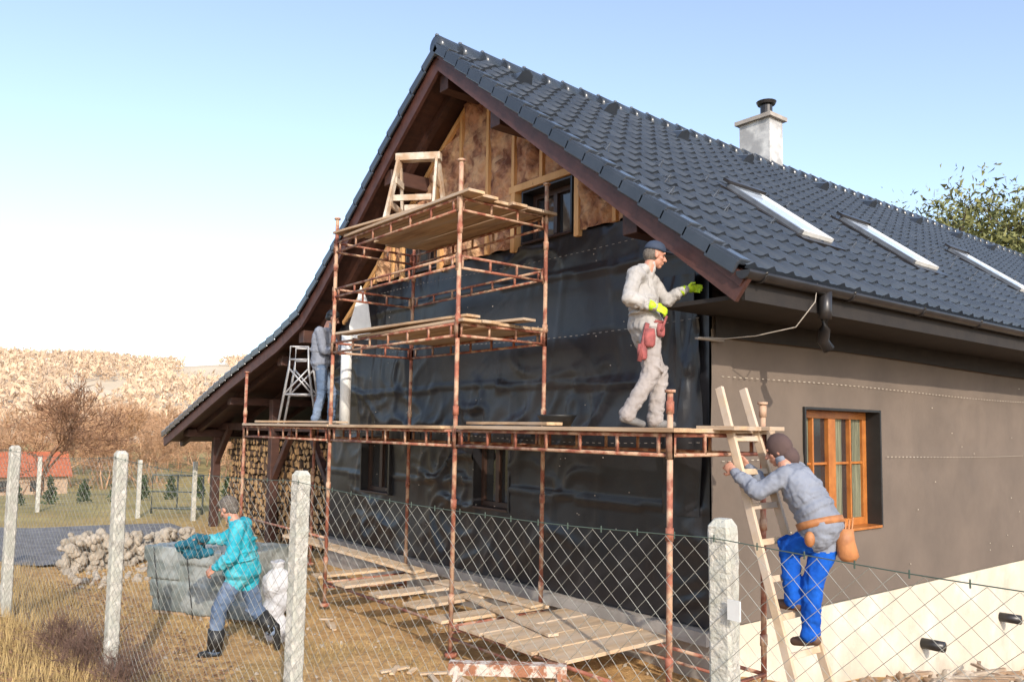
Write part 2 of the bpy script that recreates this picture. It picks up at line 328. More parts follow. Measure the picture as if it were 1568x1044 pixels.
window('side_window','s',1.66,3.34,1.33,2.73,.1,'winwood',.09,[('v',2.5,.16),('v',2.08,.03),('v',2.93,.03),('h',2.1,.03)],recess=.13)
cb=MB()
for a,b in [(1.75,2.05),(2.58,2.8),(3.05,3.25)]:
    for i in range(8):
        u=a+(b-a)*i/8; cb.box((-.169,u,1.42),(-.166+.002*(i%2),u+(b-a)/8-.004,2.64))
cb.obj('curtains','curtain',house)
window('lower_window','g',-7.2,-6.3,1.4,2.3,.1,'winbrown',.07,[('v',-6.75,.08)],recess=.08)
window('lower_window','g',-3.98,-3.22,1.4,2.28,.1,'winbrown',.07,[('v',-3.6,.08)],recess=.08)
window('upper_window','g',-2.98,-2.06,4.9,5.56,.1,'winbrown',.07,[('v',-2.52,.07)],recess=.12)
window('upper_window','g',-5.9,-5.05,4.9,5.56,.1,'winbrown',.07,[('v',-5.5,.07)],recess=.12)
b=MB(); b.box((XL+.02,.3,.45),(-.3,YB-.1,3.6)); b.box((-7.3,.25,3.6),(-.6,YB-.1,4.9)); b.obj('inner_walls','black',house)
b=MB(); b.box((XL,.0,-2.2),(-.0,YB,.48)); b.obj('plinth','plinth',house)
b=MB(); b.box((XL-.03,-.14,.36),(.04,.01,.49)); b.obj('plinth_rail','plinthg',house)
b=MB(); b.box((XL,-.015,-.1),(-.0,-.004,.36)); b.obj('gable_plinth_face','plinthg',house)
b=MB(); 
for y,z in [(7.0,-.28),(4.45,-.29)]: b.tube((-.1,y,z),(.28,y+.02,z),.07,.07,14)
b.obj('drain_pipes','metal_dk',house,True)
g=grid(rngs(0,23.9,.3),rngs(.4,4.2,.3),lambda u,v,d:(XL-.01,u,v),(),None); g.obj('left_wall_felt','felt',house)
def slab(prof,t,y0,y1,mi,mb):
    n=len(prof); P=[(x,y,z) for y in (y0,y1) for x,z in prof]+[(x,y,z-t) for y in (y0,y1) for x,z in prof]
    F=[]
    for i in range(n-1):
        F+=[(i,i+1,n+i+1,n+i),(2*n+i,3*n+i,3*n+i+1,2*n+i+1),(i,2*n+i,2*n+i+1,i+1),(n+i,n+i+1,3*n+i+1,3*n+i)]
    F+=[(0,n,3*n,2*n),(n-1,3*n-1,4*n-1,2*n-1)]
    mb.add(P,F,mi)
b=MB(); slab(LP,.16,YF+.03,YB,0,b); slab(RP,.16,YF+.03,YB,0,b)
for y in np.arange(-.35,YB,.9):
    for i in range(len(LP)-1):
        (x0,z0),(x1,z1)=LP[i],LP[i+1]
        if y>1 and x1>-8.3: continue
        b.beam((x0,y,z0-.22),(x1,y,z1-.22),.09,.13)
b.beam((-3.96,-.35,ZR-.22),(.0,-.35,ztop(0)-.22),.09,.13)
b.obj('roof_deck','dwood',house)
b=MB()
for i in range(len(LP)-1):
    b.beam((LP[i][0],YF,LP[i][1]-.17),(LP[i+1][0],YF,LP[i+1][1]-.17),.05,.22)
b.beam((-3.96,YF-.002,ZR-.17),(.95,YF-.002,3.87-.17),.05,.24)
b.beam((-3.96,YF-.03,ZR-.08),(.97,YF-.03,3.85-.08),.03,.10)
b.obj('barge_boards','barge',house)
b=MB()
for x in (-2.75,-5.4,-.45,-8.3):
    b.box((x-.1,-.72,zund(x)-.26),(x+.1,.3,zund(x)-.04))
b.box((-4.06,-.7,7.1),(-3.86,.3,7.35))
b.obj('purlins','dwood',house,bevel=.01)
b=MB(); b.box((.0,-.72,3.64),(.90,YB,3.68)); b.box((.90,-.72,3.62),(.93,YB,3.82)); b.obj('eave_soffit','eave_shade',house)
b=MB()
for y in (0.05,6,12,18): 
    b.box((-15.0,y,0),(-14.82,y+.18,2.35)); b.beam((-14.9,y+.09,1.5),(-14.0,y+.09,2.4),.12,.12); b.beam((-11.4,y+.09,1.3),(-10.5,y+.09,2.3),.12,.12)
    b.box((-11.5,y,0),(-11.32,y+.18,3.0)); b.beam((-8.7,y+.09,1.3),(-9.6,y+.09,2.3),.12,.12)
b.box((-15.1,-.6,2.16),(-14.75,YB,2.34)); b.box((-15,.1,2.34),(-8.6,.26,2.50)); b.box((-9.6,-.6,3.58),(-9.4,YB,3.76)); b.box((-12.2,-.6,2.88),(-12.0,YB,3.04))
b.obj('porch_timbers','dwood',house,bevel=.01)
b=MB(); b.box((-15,5,0),(-8.6,5.1,3.6)); b.obj('porch_back','black',house)
def tiles(A,B,y0,y1,tw,te,name,ns=8):
    A=np.array(A);B=np.array(B); Ls=np.linalg.norm(B-A); d=(B-A)/Ls; nv=V(-d[1],d[0]); nv=nv if nv[1]>0 else -nv
    nr=int(round(Ls/te)); te=Ls/nr; nc=int((y1-y0)/tw); yy=[];pp=[]
    for c in range(nc):
        for k in range(ns):
            f=k/ns; yy.append(y0+(c+f)*tw); a=math.exp(-((f-.3)/.15)**2)+.15*math.exp(-((f-.8)/.12)**2); pp.append(a*.040)
    yy=np.array(yy);pp=np.array(pp); n=len(yy); vs=[];fs=[]
    for r in range(nr):
        s0=Ls-r*te+ (.03); s1=Ls-(r+1)*te-.02
        lo=A+d*s0+nv*.062; hi=A+d*s1+nv*.03; bt=A+d*(s0-.004)+nv*.03
        j=rng.uniform(-.003,.003,n//ns+1).repeat(ns)[:n]; js=rng.uniform(-.006,.006,n//ns+1).repeat(ns)[:n]
        for q,e in ((bt,0),(lo,1),(hi,1)):
            vs.append(np.stack([q[0]+nv[0]*(pp*e+j*e)+d[0]*js,yy,q[1]+nv[1]*(pp*e+j*e)+d[1]*js],1))
        o=3*r*n
        for i in range(n-1):
            fs+=[(o+i,o+i+1,o+n+i+1,o+n+i),(o+n+i,o+n+i+1,o+2*n+i+1,o+2*n+i)]
    mb=MB(); mb.add(np.vstack(vs),fs); o=mb.obj(name,'tile',house); 
    sm=np.array([False,True]*(len(fs)//2)); o.data.polygons.foreach_set('use_smooth',sm)
    return nv
NV=tiles(RP[0],RP[1],YF,YB,.30,.345,'roof_tiles',10)
for i in range(len(LP)-1): tiles(LP[i],LP[i+1],YF,YB,.30,.345,'roof_tiles_left',4)
b=MB()
def verge(A,B,y):
    A=np.array(A);B=np.array(B);L_=np.linalg.norm(B-A);d=(B-A)/L_;nv=V(-d[1],d[0]);nv=nv if nv[1]>0 else -nv
    n=max(1,int(round(L_/.345))); te=L_/n
    for k in range(n):
        p=A+d*(k*te-.03)+nv*.035; q=A+d*((k+1)*te+.01)+nv*.07
        b.beam((p[0],y,p[1]),(q[0],y,q[1]),.16,.06); 
        p2=p-nv*.05;q2=q-nv*.06; b.beam((p2[0],y-.075,p2[1]),(q2[0],y-.075,q2[1]),.03,.13)
verge(RP[0],RP[1],YF-.0)
for i in range(len(LP)-1): verge(LP[i],LP[i+1],YF)
b.obj('verge_tiles','tile',house,bevel=.012)
b=MB(); kn=MB()
y=YF-.08; k=0
while y<YB:
    st=[]
    for yy,r in ((y,.145),(y+.08,.14),(y+.42,.12)):
        st.append((V(XR,yy,ZR+.02),V(r,0,0),V(0,0,r)))
    b.loft(st,16); kn.box((XR-.02,y+.0,ZR+.15),(XR+.02,y+.04,ZR+.19)); y+=.39; k+=1
b.obj('ridge_tiles','tile',house,True); kn.obj('ridge_clips','guard',house)
dS=nrm(V(RP[1][0]-RP[0][0],0,RP[1][1]-RP[0][1])); nS=V(NV[0],0,NV[1])
def onroof(x,y,h=.0): return V(x,y,ztop(x))+nS*(.075+h)
b=MB()
for y in (.2,1.9,3.6,5.4,7.9,9.8,11.9,14,16,18.5,21):
    p=onroof(-3.35,y); W=.16
    P=[p+V(0,-W,0)-nS*.05,p+V(0,W,0)-nS*.05,p-dS*.38-nS*.03,p+V(0,0,0)+nS*.17, p+V(0,-W*.6,0)+nS*.12,p+V(0,W*.6,0)+nS*.12]
    b.add(P,[(0,4,3,5,1),(0,2,4),(4,2,3),(3,2,5),(5,2,1),(0,1,2)])
b.obj('vent_tiles','tile',house)
SKY=[(-1.24,-.2,1.88,2.62),(-1.46,-.34,5.05,5.85),(-1.78,-.55,9.6,10.4),(-1.85,-.6,14.2,15.1)]
b=MB()
for x,o,x_max in ((-.3,0,23),(-.75,.45,23),(-1.25,0,23)):
    for k,y in enumerate(np.arange(-.3+o,x_max,.9)):
        if any(a-.15<x<bb+.1 and c-.2<y<d_+.2 for a,bb,c,d_ in SKY): continue
        p=onroof(x+rng.uniform(-.02,.02),y,.02)
        b.path([p-nS*.04+V(0,-.03,0),p+nS*.07,p-nS*.04+V(0,.03,0)],.006,4); b.path([p+nS*.07,p-dS*.10-nS*.02],.005,4)
b.obj('snow_guards','guard',house)
for (x0,x1,y0,y1) in SKY:
    b=MB(); 
    A=onroof(x0,0,.0);B=onroof(x1,0,.0)
    def pt(s,y,h): q=A+(B-A)*s; return V(q[0],y,q[2])+nS*h
    def plate(s0,s1,ya,yb,h0,h1,mi): b.hexa([pt(s0,ya,h0),pt(s1,ya,h0),pt(s1,yb,h0),pt(s0,yb,h0),pt(s0,ya,h1),pt(s1,ya,h1),pt(s1,yb,h1),pt(s0,yb,h1)],mi)
    plate(-.06,1.12,y0-.1,y1+.1,-.05,.02,2)
    plate(0,1,y0,y0+.07,.0,.07,3); plate(0,1,y1-.07,y1,.0,.07,0); plate(0,.06,y0+.07,y1-.07,.0,.068,3); plate(.94,1,y0+.07,y1-.07,.0,.068,0)
    plate(-.05,.03,y0-.04,y1+.04,.07,.11,2)
    plate(.06,.94,y0+.07,y1-.07,.03,.055,1)
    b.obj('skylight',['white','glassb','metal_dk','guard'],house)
b=MB(); b.box((-4.55,6.9,7.0),(-3.85,7.35,8.66),0); b.box((-4.62,6.83,8.66),(-3.78,7.42,8.74),1); b.box((-4.58,6.87,7.4),(-3.82,7.38,7.66),2)
b.tube((-4.05,7.1,8.74),(-4.05,7.1,8.98),.12,.12,16,2); b.tube((-4.05,7.1,9.0),(-4.05,7.1,9.06),.17,.2,16,2)
b.tube((-4.4,7.1,8.74),(-4.4,7.1,8.82),.07,.07,12,0)
b.tube((-4.05,7.1,9.06),(-4.05,7.1,9.1),.1,.02,16,2)
b.obj('chimney',['whiter','plinthg','metal_dk'],house)
b=MB(); n=10
seg=np.linspace(-.85,YB,40); t=np.linspace(math.pi,2*math.pi,n); GX,GZ=1.0,3.86
vs=[];fs=[]
for y in seg:
    for r in (.075,.068): vs+= [(GX+r*math.cos(a),y,GZ+r*math.sin(a)) for a in t]
for i in range(len(seg)-1):
    o=i*2*n
    for k in range(n-1):
        fs+=[(o+k,o+k+1,o+2*n+k+1,o+2*n+k),(o+n+k,o+n+k+1,o+3*n+k+1,o+3*n+k)]
    fs+=[(o,o+n,o+3*n,o+2*n),(o+n-1,o+2*n-1,o+4*n-1,o+3*n-1)]
b.add(vs,fs)
for y in np.arange(-.6,YB,1.5): b.path([(GX+.082*math.cos(a),y,GZ+.082*math.sin(a)) for a in np.linspace(math.pi,2*math.pi,8)],.012,5)
b.add([(GX+.075*math.cos(a),-.85,GZ+.075*math.sin(a)) for a in np.linspace(math.pi,2*math.pi,8)],[tuple(range(8))])
b.path([(GX,.47,GZ-.04),(GX,.47,3.64),(.99,.48,3.56)],[.065,.06,.06],14)
b.path([(.99,.48,3.58),(.97,.5,3.46),(.92,.56,3.36),(.94,.62,3.28)],[.055,.055,.055,.06],14)
b.obj('gutter','metal_dk',house,True)
b=MB(); b.path([(1.02,.30,3.88),(1.02,.26,3.70),(.85,.2,3.47),(.5,.05,3.40),(.25,-.1,3.38),(.08,-.2,3.40)],.006,6); b.beam((.10,-.33,3.38),(.10,.05,3.38),.07,.02)
b.obj('cable','plinthg',house,True)
b=MB()
for z in (3.62,4.62,2.35):
    x=-8.3
    while x<-.1:
        if not(z>zund(x)-.1): b.box((x,-.105-.0,z+.04*math.sin(x*.8)),(x+.04,-.102,z+.005+.04*math.sin(x*.8)))
        x+=.1
for i in range(70):
    x=rng.uniform(-8,-.1);z=rng.uniform(.8,4.7)
    if z<zund(x)-.2: b.box((x,-.07,z),(x+.012,-.06,z+.012))
b.obj('felt_markings','plinthg',house)
b=MB()
for z in (3.02,2.16):
    y=.1
    while y<23:
        if not(1.5<y<3.45 and z<2.8): b.box((.060,y,z+.02*math.sin(y*.7)),(.063,y+.04,z+.005+.02*math.sin(y*.7)))
        y+=.1
for i in range(60):
    y=rng.uniform(.3,20);z=rng.uniform(.7,3.3)
    if 1.4<y<3.5: continue
    b.box((.05,y,z),(.056,y+.012,z+.012))
b.obj('felt_markings_side','plinth',house)
# ------------------------------------------------------------ scaffold
sc=empty('scaffold')
yf,yb=-1.69,-.43; XS=[.90,-2.09,-5.08,-8.24]
def lean(x,y,z): return V(x+.006*(z-2.4),y,z)
p=MB()
def pole(x,y,z0,z1):
    p.tube(lean(x,y,z0),lean(x,y,z1),.025,.025,12)
    p.tube((x,y,z0),(x,y,z0+.04),.07,.07,10)
    for z in np.arange(z0+.6,z1,1.0): p.tube(lean(x,y,z-.05),lean(x,y,z+.05),.033,.033,12)
    p.tube(lean(x,y,z1-.01),lean(x,y,z1+.012),.045,.045,12)
for x,zt in zip(XS,(2.78,5.42,5.34,3.34)): pole(x,yf,.05,zt)
for x,zt in zip(XS,(2.72,5.40,5.25,3.0)): pole(x,yb,.05,zt)
def ledger(a,c,z,gap=.16,r=.016,n=6):
    a=V(*a);c=V(*c); 
    for h in (0,-gap): p.tube(V(a[0],a[1],z+h),V(c[0],c[1],z+h),r,r,8)
    for i in range(n+1):
        q=a+(c-a)*(.04+.92*i/n); p.beam(V(q[0],q[1],z-gap),V(q[0],q[1],z),.03,.018)
    for q in (a,c): p.tube(V(q[0],q[1],z-gap-.03),V(q[0],q[1],z+.03),.034,.034,10)
for i in range(3):
    for y in (yf,yb): ledger((XS[i],y,0),(XS[i+1],y,0),2.43)
for x in XS: ledger((x,yf,0),(x,yb,0),2.43,n=3)
for z in (5.0,4.35,3.60):
    for y in (yf,yb): ledger((XS[1],y,0),(XS[2],y,0),z,gap=.13 if z!=4.35 else .11)
    for x in XS[1:3]: ledger((x,yf,0),(x,yb,0),z,gap=.13,n=3)
for y in (yf,yb):
    p.tube((XS[0],y,.36),(XS[2],y,.36),.018,.018,8); p.tube((XS[0],y,.24),(XS[1],y,.24),.015,.015,8)
for x in XS: p.tube((x,yf,.36),(x,yb,.36),.018,.018,8); p.tube((x,yf,.30),(x,yb,.2),.015,.015,8)
p.tube((XS[2],yf,.95),(XS[3],yf,.95),.018,.018,8)
p.obj('poles_and_ledgers','rust',sc,True)
b=MB()
def planks(x0,x1,y0,y1,z,n,th=.035,mi=0,rx=.12):
    w=(y1-y0)/n
    for i in range(n):
        a=x0+rng.uniform(-rx,rx);c=x1+rng.uniform(-rx,rx);dz=rng.uniform(0,.008);sk=rng.uniform(-.015,.015)
        ya=y0+i*w+.008; b.hexa([(a,ya,z-th+dz),(c,ya+sk,z-th+dz),(c,ya+w-.016+sk,z-th+dz),(a,ya+w-.016,z-th+dz),(a,ya,z+dz),(c,ya+sk,z+dz),(c,ya+w-.016+sk,z+dz),(a,ya+w-.016,z+dz)],mi)
planks(-8.25,-5.1,yf-.08,yb+.06,2.48,6); planks(-5.05,-2.15,yf-.08,yb+.06,2.48,6); planks(-2.1,.92,yf-.08,yb+.06,2.48,6)
planks(.75,1.15,-1.2,-.5,2.505,3,rx=.05)
planks(-4.75,-2.0,yf-.06,yb+.1,5.05,6,rx=.15); planks(-4.45,-2.0,yf-.02,yb+.05,3.65,5,rx=.15)
b.beam((-4.95,-1.72,5.10),(-2.4,-1.45,5.10),.2,.03); b.beam((-4.65,-1.78,3.685),(-2.05,-1.5,3.70),.2,.03); b.beam((-4.2,-1.2,3.71),(-1.8,-.9,3.69),.2,.03)
b.beam((-2.3,-1.3,2.52),(-.6,-1.58,2.515),.18,.03); b.beam((-7.8,-1.6,2.52),(-5.4,-1.35,2.52),.2,.03)
b.obj('deck_planks','plank',sc,bevel=.004)
b=MB()
for x,y0,y1,w,a in [(-5.35,-1.72,-.25,.24,.05),(-4.55,-1.75,-.3,.3,-.04),(-3.75,-1.7,-.2,.28,.06),(-3.0,-1.65,-.25,.3,-.05),(-2.25,-1.8,-.35,.28,.08),(-1.65,-1.78,-.3,.36,0),(-1.24,-1.76,-.32,.38,.02),(-.83,-1.8,-.28,.38,-.01),(-.43,-1.74,-.3,.36,.0)]:
    b.beam((x,y0,.41),(x+a,y1,.41),w,.035)
b.beam((-2.9,-.9,.45),(-.9,-1.3,.455),.12,.03)
b.beam((-7.1,-1.35,.75),(-4.6,-.5,.46),.26,.04); b.beam((-3.9,-.62,.45),(-2.0,-.55,.45),.22,.03)
b.obj('ground_level_planks','planky',sc,bevel=.004)
b=MB(); b.loft([(V(-1.5,-.75,2.49),V(.15,0,0),V(0,.15,0)),(V(-1.5,-.75,2.60),V(.22,0,0),V(0,.2,0)),(V(-1.5,-.75,2.62),V(.235,0,0),V(0,.215,0)),(V(-1.5,-.75,2.60),V(.2,0,0),V(0,.18,0))],18); b.obj('mortar_tub','black',None,True)
lad=MB(); Bt=V(1.85,-.95,-.02); Tp=V(.86,-.83,2.84); ax=nrm(Tp-Bt)
for s_,w0,w1 in ((-1,.25,.17),(1,.25,.17)):
    lad.beam(Bt+V(0,s_*w0,0),Tp+V(0,s_*w1,0),.035,.07,up=(1,0,.3))
Ltot=np.linalg.norm(Tp-Bt)
for s_ in np.arange(.25,Ltot-.35,.29):
    q=Bt+ax*s_; w=.25-.08*s_/Ltot; lad.beam(q-V(0,w+.015,0),q+V(0,w+.015,0),.05,.028,up=(1,0,.3))
lad.obj('wooden_ladder','ladder',None,bevel=.004)
def sawhorse(name,c,dirv,L_,H,sp,m,th=.07,par=None):
    mb=MB(); c=V(*c); d=nrm(dirv); s=nrm(np.cross(UP,d)); mb.beam(c-d*L_/2+UP*H,c+d*L_/2+UP*H,th*1.3,th)
    for e in (-1,1):
        q=c+d*e*L_*.42
        for t in (-1,1): mb.beam(q+s*t*sp/2+d*e*.06,q+UP*(H-.02)+s*t*.03,.035,th)
        mb.beam(q+s*sp*.36+UP*H*.3+d*e*.03,q-s*sp*.36+UP*H*.3+d*e*.03,.03,th*.9)
        mb.beam(q+s*sp*.2+UP*H*.65,q-s*sp*.2+UP*H*.65,.03,th*.9)
    for t in (-1,1): mb.beam(c-d*L_*.42+s*t*sp*.3+UP*H*.38,c+d*L_*.42+s*t*sp*.3+UP*H*.38,.03,th*.8)
    return mb.obj(name,m,None,bevel=.005)
sawhorse('wooden_sawhorse',(-4.0,-1.05,5.09),V(.75,.66,0),.62,1.0,.8,'paled',.10)
sawhorse('wooden_sawhorse',(.11,-2.68,.0),RV+FV*-.05,.92,.60,.5,'peel',.09)
b=MB(); o=V(-8.0,-.95,2.49); d=RV
for t in (-.0,.45):
    q=o+FV*t*.8
    b.path([q-d*.25,q-d*.1+UP*.95,q-d*.08+UP*1.32,q+d*.22+UP*1.32,q+d*.24+UP*.95,q+d*.4],.022,8)
    b.tube(q-d*.17+UP*.5,q+d*.32+UP*.5,.02,.02,8); b.tube(q-d*.09+UP*1.1,q+d*.23+UP*1.1,.018,.018,8); b.tube(q-d*.1+UP*.95,q+d*.32+UP*.5,.016,.016,8); b.tube(q+d*.24+UP*.95,q-d*.17+UP*.5,.016,.016,8)
b.obj('metal_trestle','alu',None,True)
b=MB(); q=V(-5.72,-1.15,2.49); b.path([q,q+V(0,0,1.35)],.08,18); b.obj('felt_roll','white',None,True)
b=MB(); q=V(-5.95,-.85,2.5); sh_=[(-.12,1.32),(.16,1.28),(.2,1.45),(.14,1.85),(.02,2.12),(-.06,1.8),(-.14,1.5)]
b.add([q+RV*a_+UP*c_ for a_,c_ in sh_]+[q+FV*.05+RV*a_+UP*c_ for a_,c_ in sh_],[tuple(range(6,-1,-1)),tuple(range(7,14))]+[(i,(i+1)%7,7+(i+1)%7,7+i) for i in range(7)])
b.obj('folded_membrane_sheet','white',None)
# ------------------------------------------------------------ fence
fn=empty('chain_link_fence')
FP=[V(5.9,-3.45),V(3.04,-3.88),V(-.03,-4.38),V(-2.6,-4.91),V(-5.25,-5.37),V(-8.0,-5.85)]
TZ=[2.05,2.10,2.16,2.22,2.20,2.2]
b=MB()
for i,(q,tz) in enumerate(zip(FP,TZ)):
    t=nrm(V(-.98,-.17)); s=V(-t[1],t[0]); w=.050
    zs=[float(hgt(*q))-.3]+list(np.arange(float(hgt(*q)),tz-.03,.04))+[tz-.03,tz]
    st=[]; lx=[0,.012,-.012,.0,.0,-.01][i]
    for z in zs:
        ww=w*(.6 if z==tz else 1)
        st.append([q[0]+lx*(tz-z)*1.0+rng.uniform(-.0015,.0015),q[1]+rng.uniform(-.0015,.0015),z,ww])
    Vv=[];Ff=[];cs=[(-1,-.75),(-.75,-1),(.75,-1),(1,-.75),(1,.75),(.75,1),(-.75,1),(-1,.75)]
    for k,(x,y,z,ww) in enumerate(st):
        for a,c in cs:
            Vv.append((x+t[0]*a*ww+s[0]*c*ww+rng.uniform(-.0022,.0022),y+t[1]*a*ww+s[1]*c*ww+rng.uniform(-.0022,.0022),z))
        if k: 
            o=(k-1)*8; Ff+=[(o+j,o+(j+1)%8,o+8+(j+1)%8,o+8+j) for j in range(8)]
    Ff.append(tuple(range(len(Vv)-8,len(Vv)))); b.add(Vv,Ff)
b.obj('concrete_posts','conc',fn)
cum=[0]; 
for i in range(len(FP)-1): cum.append(cum[-1]+np.linalg.norm(FP[i+1]-FP[i]))
S=cum[-1]; fxs=[q[0] for q in FP];fys=[q[1] for q in FP]
topz=[1.97,2.02,2.09,2.16,2.15,2.14]
def fpos(s,h):
    x=np.interp(s,cum,fxs);y=np.interp(s,cum,fys); i=min(max(np.searchsorted(cum,s)-1,0),len(cum)-2)
    f=(s-cum[i])/(cum[i+1]-cum[i]); zt=np.interp(s,cum,topz)-.045*4*f*(1-f); zb=float(hgt(x,y))+.05
    off=.06+.025*mn.noise(Vector((s*1.5,h*3,1))); sg=.03*mn.noise(Vector((s*1.1,h*2,7)))*min(1,h*6)
    return V(x+.17*off,y-.98*off,zt+(zb-zt)*h+sg*h)
b=MB(); D=.095; H=1.95; nl=int(S/D)
for fam in (1,-1):
    for k in range(-24,nl+24):
        pts=[]
        for j in range(0,25):
            h=j/24; s=k*D+fam*h*H*1.0+.012*mn.noise(Vector((k*.4,h*6,fam)))
            if 0<=s<=S: pts.append(fpos(s,h))
        if len(pts)>1: b.path(pts,.0014,3)
b.obj('wire_mesh','wire',fn)
b=MB()
pts=[fpos(s,0)+V(0,0,.004) for s in np.linspace(0,S,160)]; b.path(pts,.0024,5)
for s in np.arange(.05,S,D*2):
    q=fpos(s,0); b.tube(q+V(0,0,-.012),q+V(0,0,.018),.0035,.003,5)
b.obj('tension_wire','wiredk',fn)
b=MB(); q=fpos(1.9+.9,.13); b.box((q[0]-.03,q[1]-.02,q[2]-.05),(q[0]+.03,q[1]-.012,q[2]+.03)); b.obj('paper_tag','white',fn)
# ------------------------------------------------------------ people
def segd(P,a,b):
    ab=b-a; t=np.clip(((P-a)@ab)/max(ab@ab,1e-9),0,1); return np.linalg.norm(P-(a+t[:,None]*ab),axis=1)
def remesh(mb,name,mats,parent,vox,sm=3,disp=0,ns=.07,bones=None):
    o=mb.obj(name+'_src',mats,None)
    r=o.modifiers.new('r','REMESH'); r.mode='VOXEL'; r.voxel_size=vox; r.use_smooth_shade=True
    s=o.modifiers.new('s','SMOOTH'); s.factor=.5; s.iterations=sm
    if disp:
        tx=bpy.data.textures.new(name,'CLOUDS'); tx.noise_scale=ns; tx.noise_depth=2
        d=o.modifiers.new('d','DISPLACE'); d.texture=tx; d.strength=disp; d.mid_level=.5; d.texture_coords='LOCAL'
    dg=bpy.context.evaluated_depsgraph_get(); dg.update()
    me=bpy.data.meshes.new_from_object(o.evaluated_get(dg)); bpy.data.objects.remove(o); me.name=name
    me.materials.clear()
    for m in mats: me.materials.append(M[m])
    n=len(me.polygons); c=np.empty(n*3); me.polygons.foreach_get('center',c); c=c.reshape(-1,3)
    mi=np.zeros(n,int)
    if bones:
        D_=np.stack([segd(c,np.array(a),np.array(bb))/r for a,bb,r,k in bones]); mi=np.array([k for *_,k in bones])[D_.argmin(0)]
    me.polygons.foreach_set('material_index',mi.astype(int)); me.polygons.foreach_set('use_smooth',[True]*n); me.update()
    o=bpy.data.objects.new(name,me); bpy.context.collection.objects.link(o); o.parent=parent; return o
def hand(mb,w,d,pn,side,curl=.5,sc_=1.0,gl=0):
    d=nrm(d); pn=nrm(pn-d*(pn@d)); sd=np.cross(d,pn); sd=sd if sd@side>0 else -sd; k=sc_
    mb.ell(w+d*.045*k,[sd*.042*k,pn*.018*k,d*.055*k]); mb.cap(w-d*.02,w+d*.02*k,.026*k,.026*k)
    for i,(off,L_) in enumerate([(.030,.072),(.010,.080),(-.011,.074),(-.031,.058)]):
        a=w+d*(.075*k)+sd*off*k; r=(.0095+gl)*k; ang=curl*(1+.1*i); p0=a
        for j,f in enumerate((.45,.32,.23)):
            dd=d*math.cos(ang*(j+.6))+pn*math.sin(ang*(j+.6)); p1=p0+nrm(dd+sd*off*1.5)*L_*f*k*1.1; mb.cap(p0,p1,r*(1-.08*j),r*(.95-.08*j),8); p0=p1
    a=w+d*.02*k+sd*.03*k; p1=a+(d*.6+sd*.7+pn*.25)*.04*k; p2=p1+(d*.85+sd*.15+pn*.5)*.032*k
    mb.cap(a,p1,.013*k,.011*k,8); mb.cap(p1,p2,.011*k,.009*k,8)
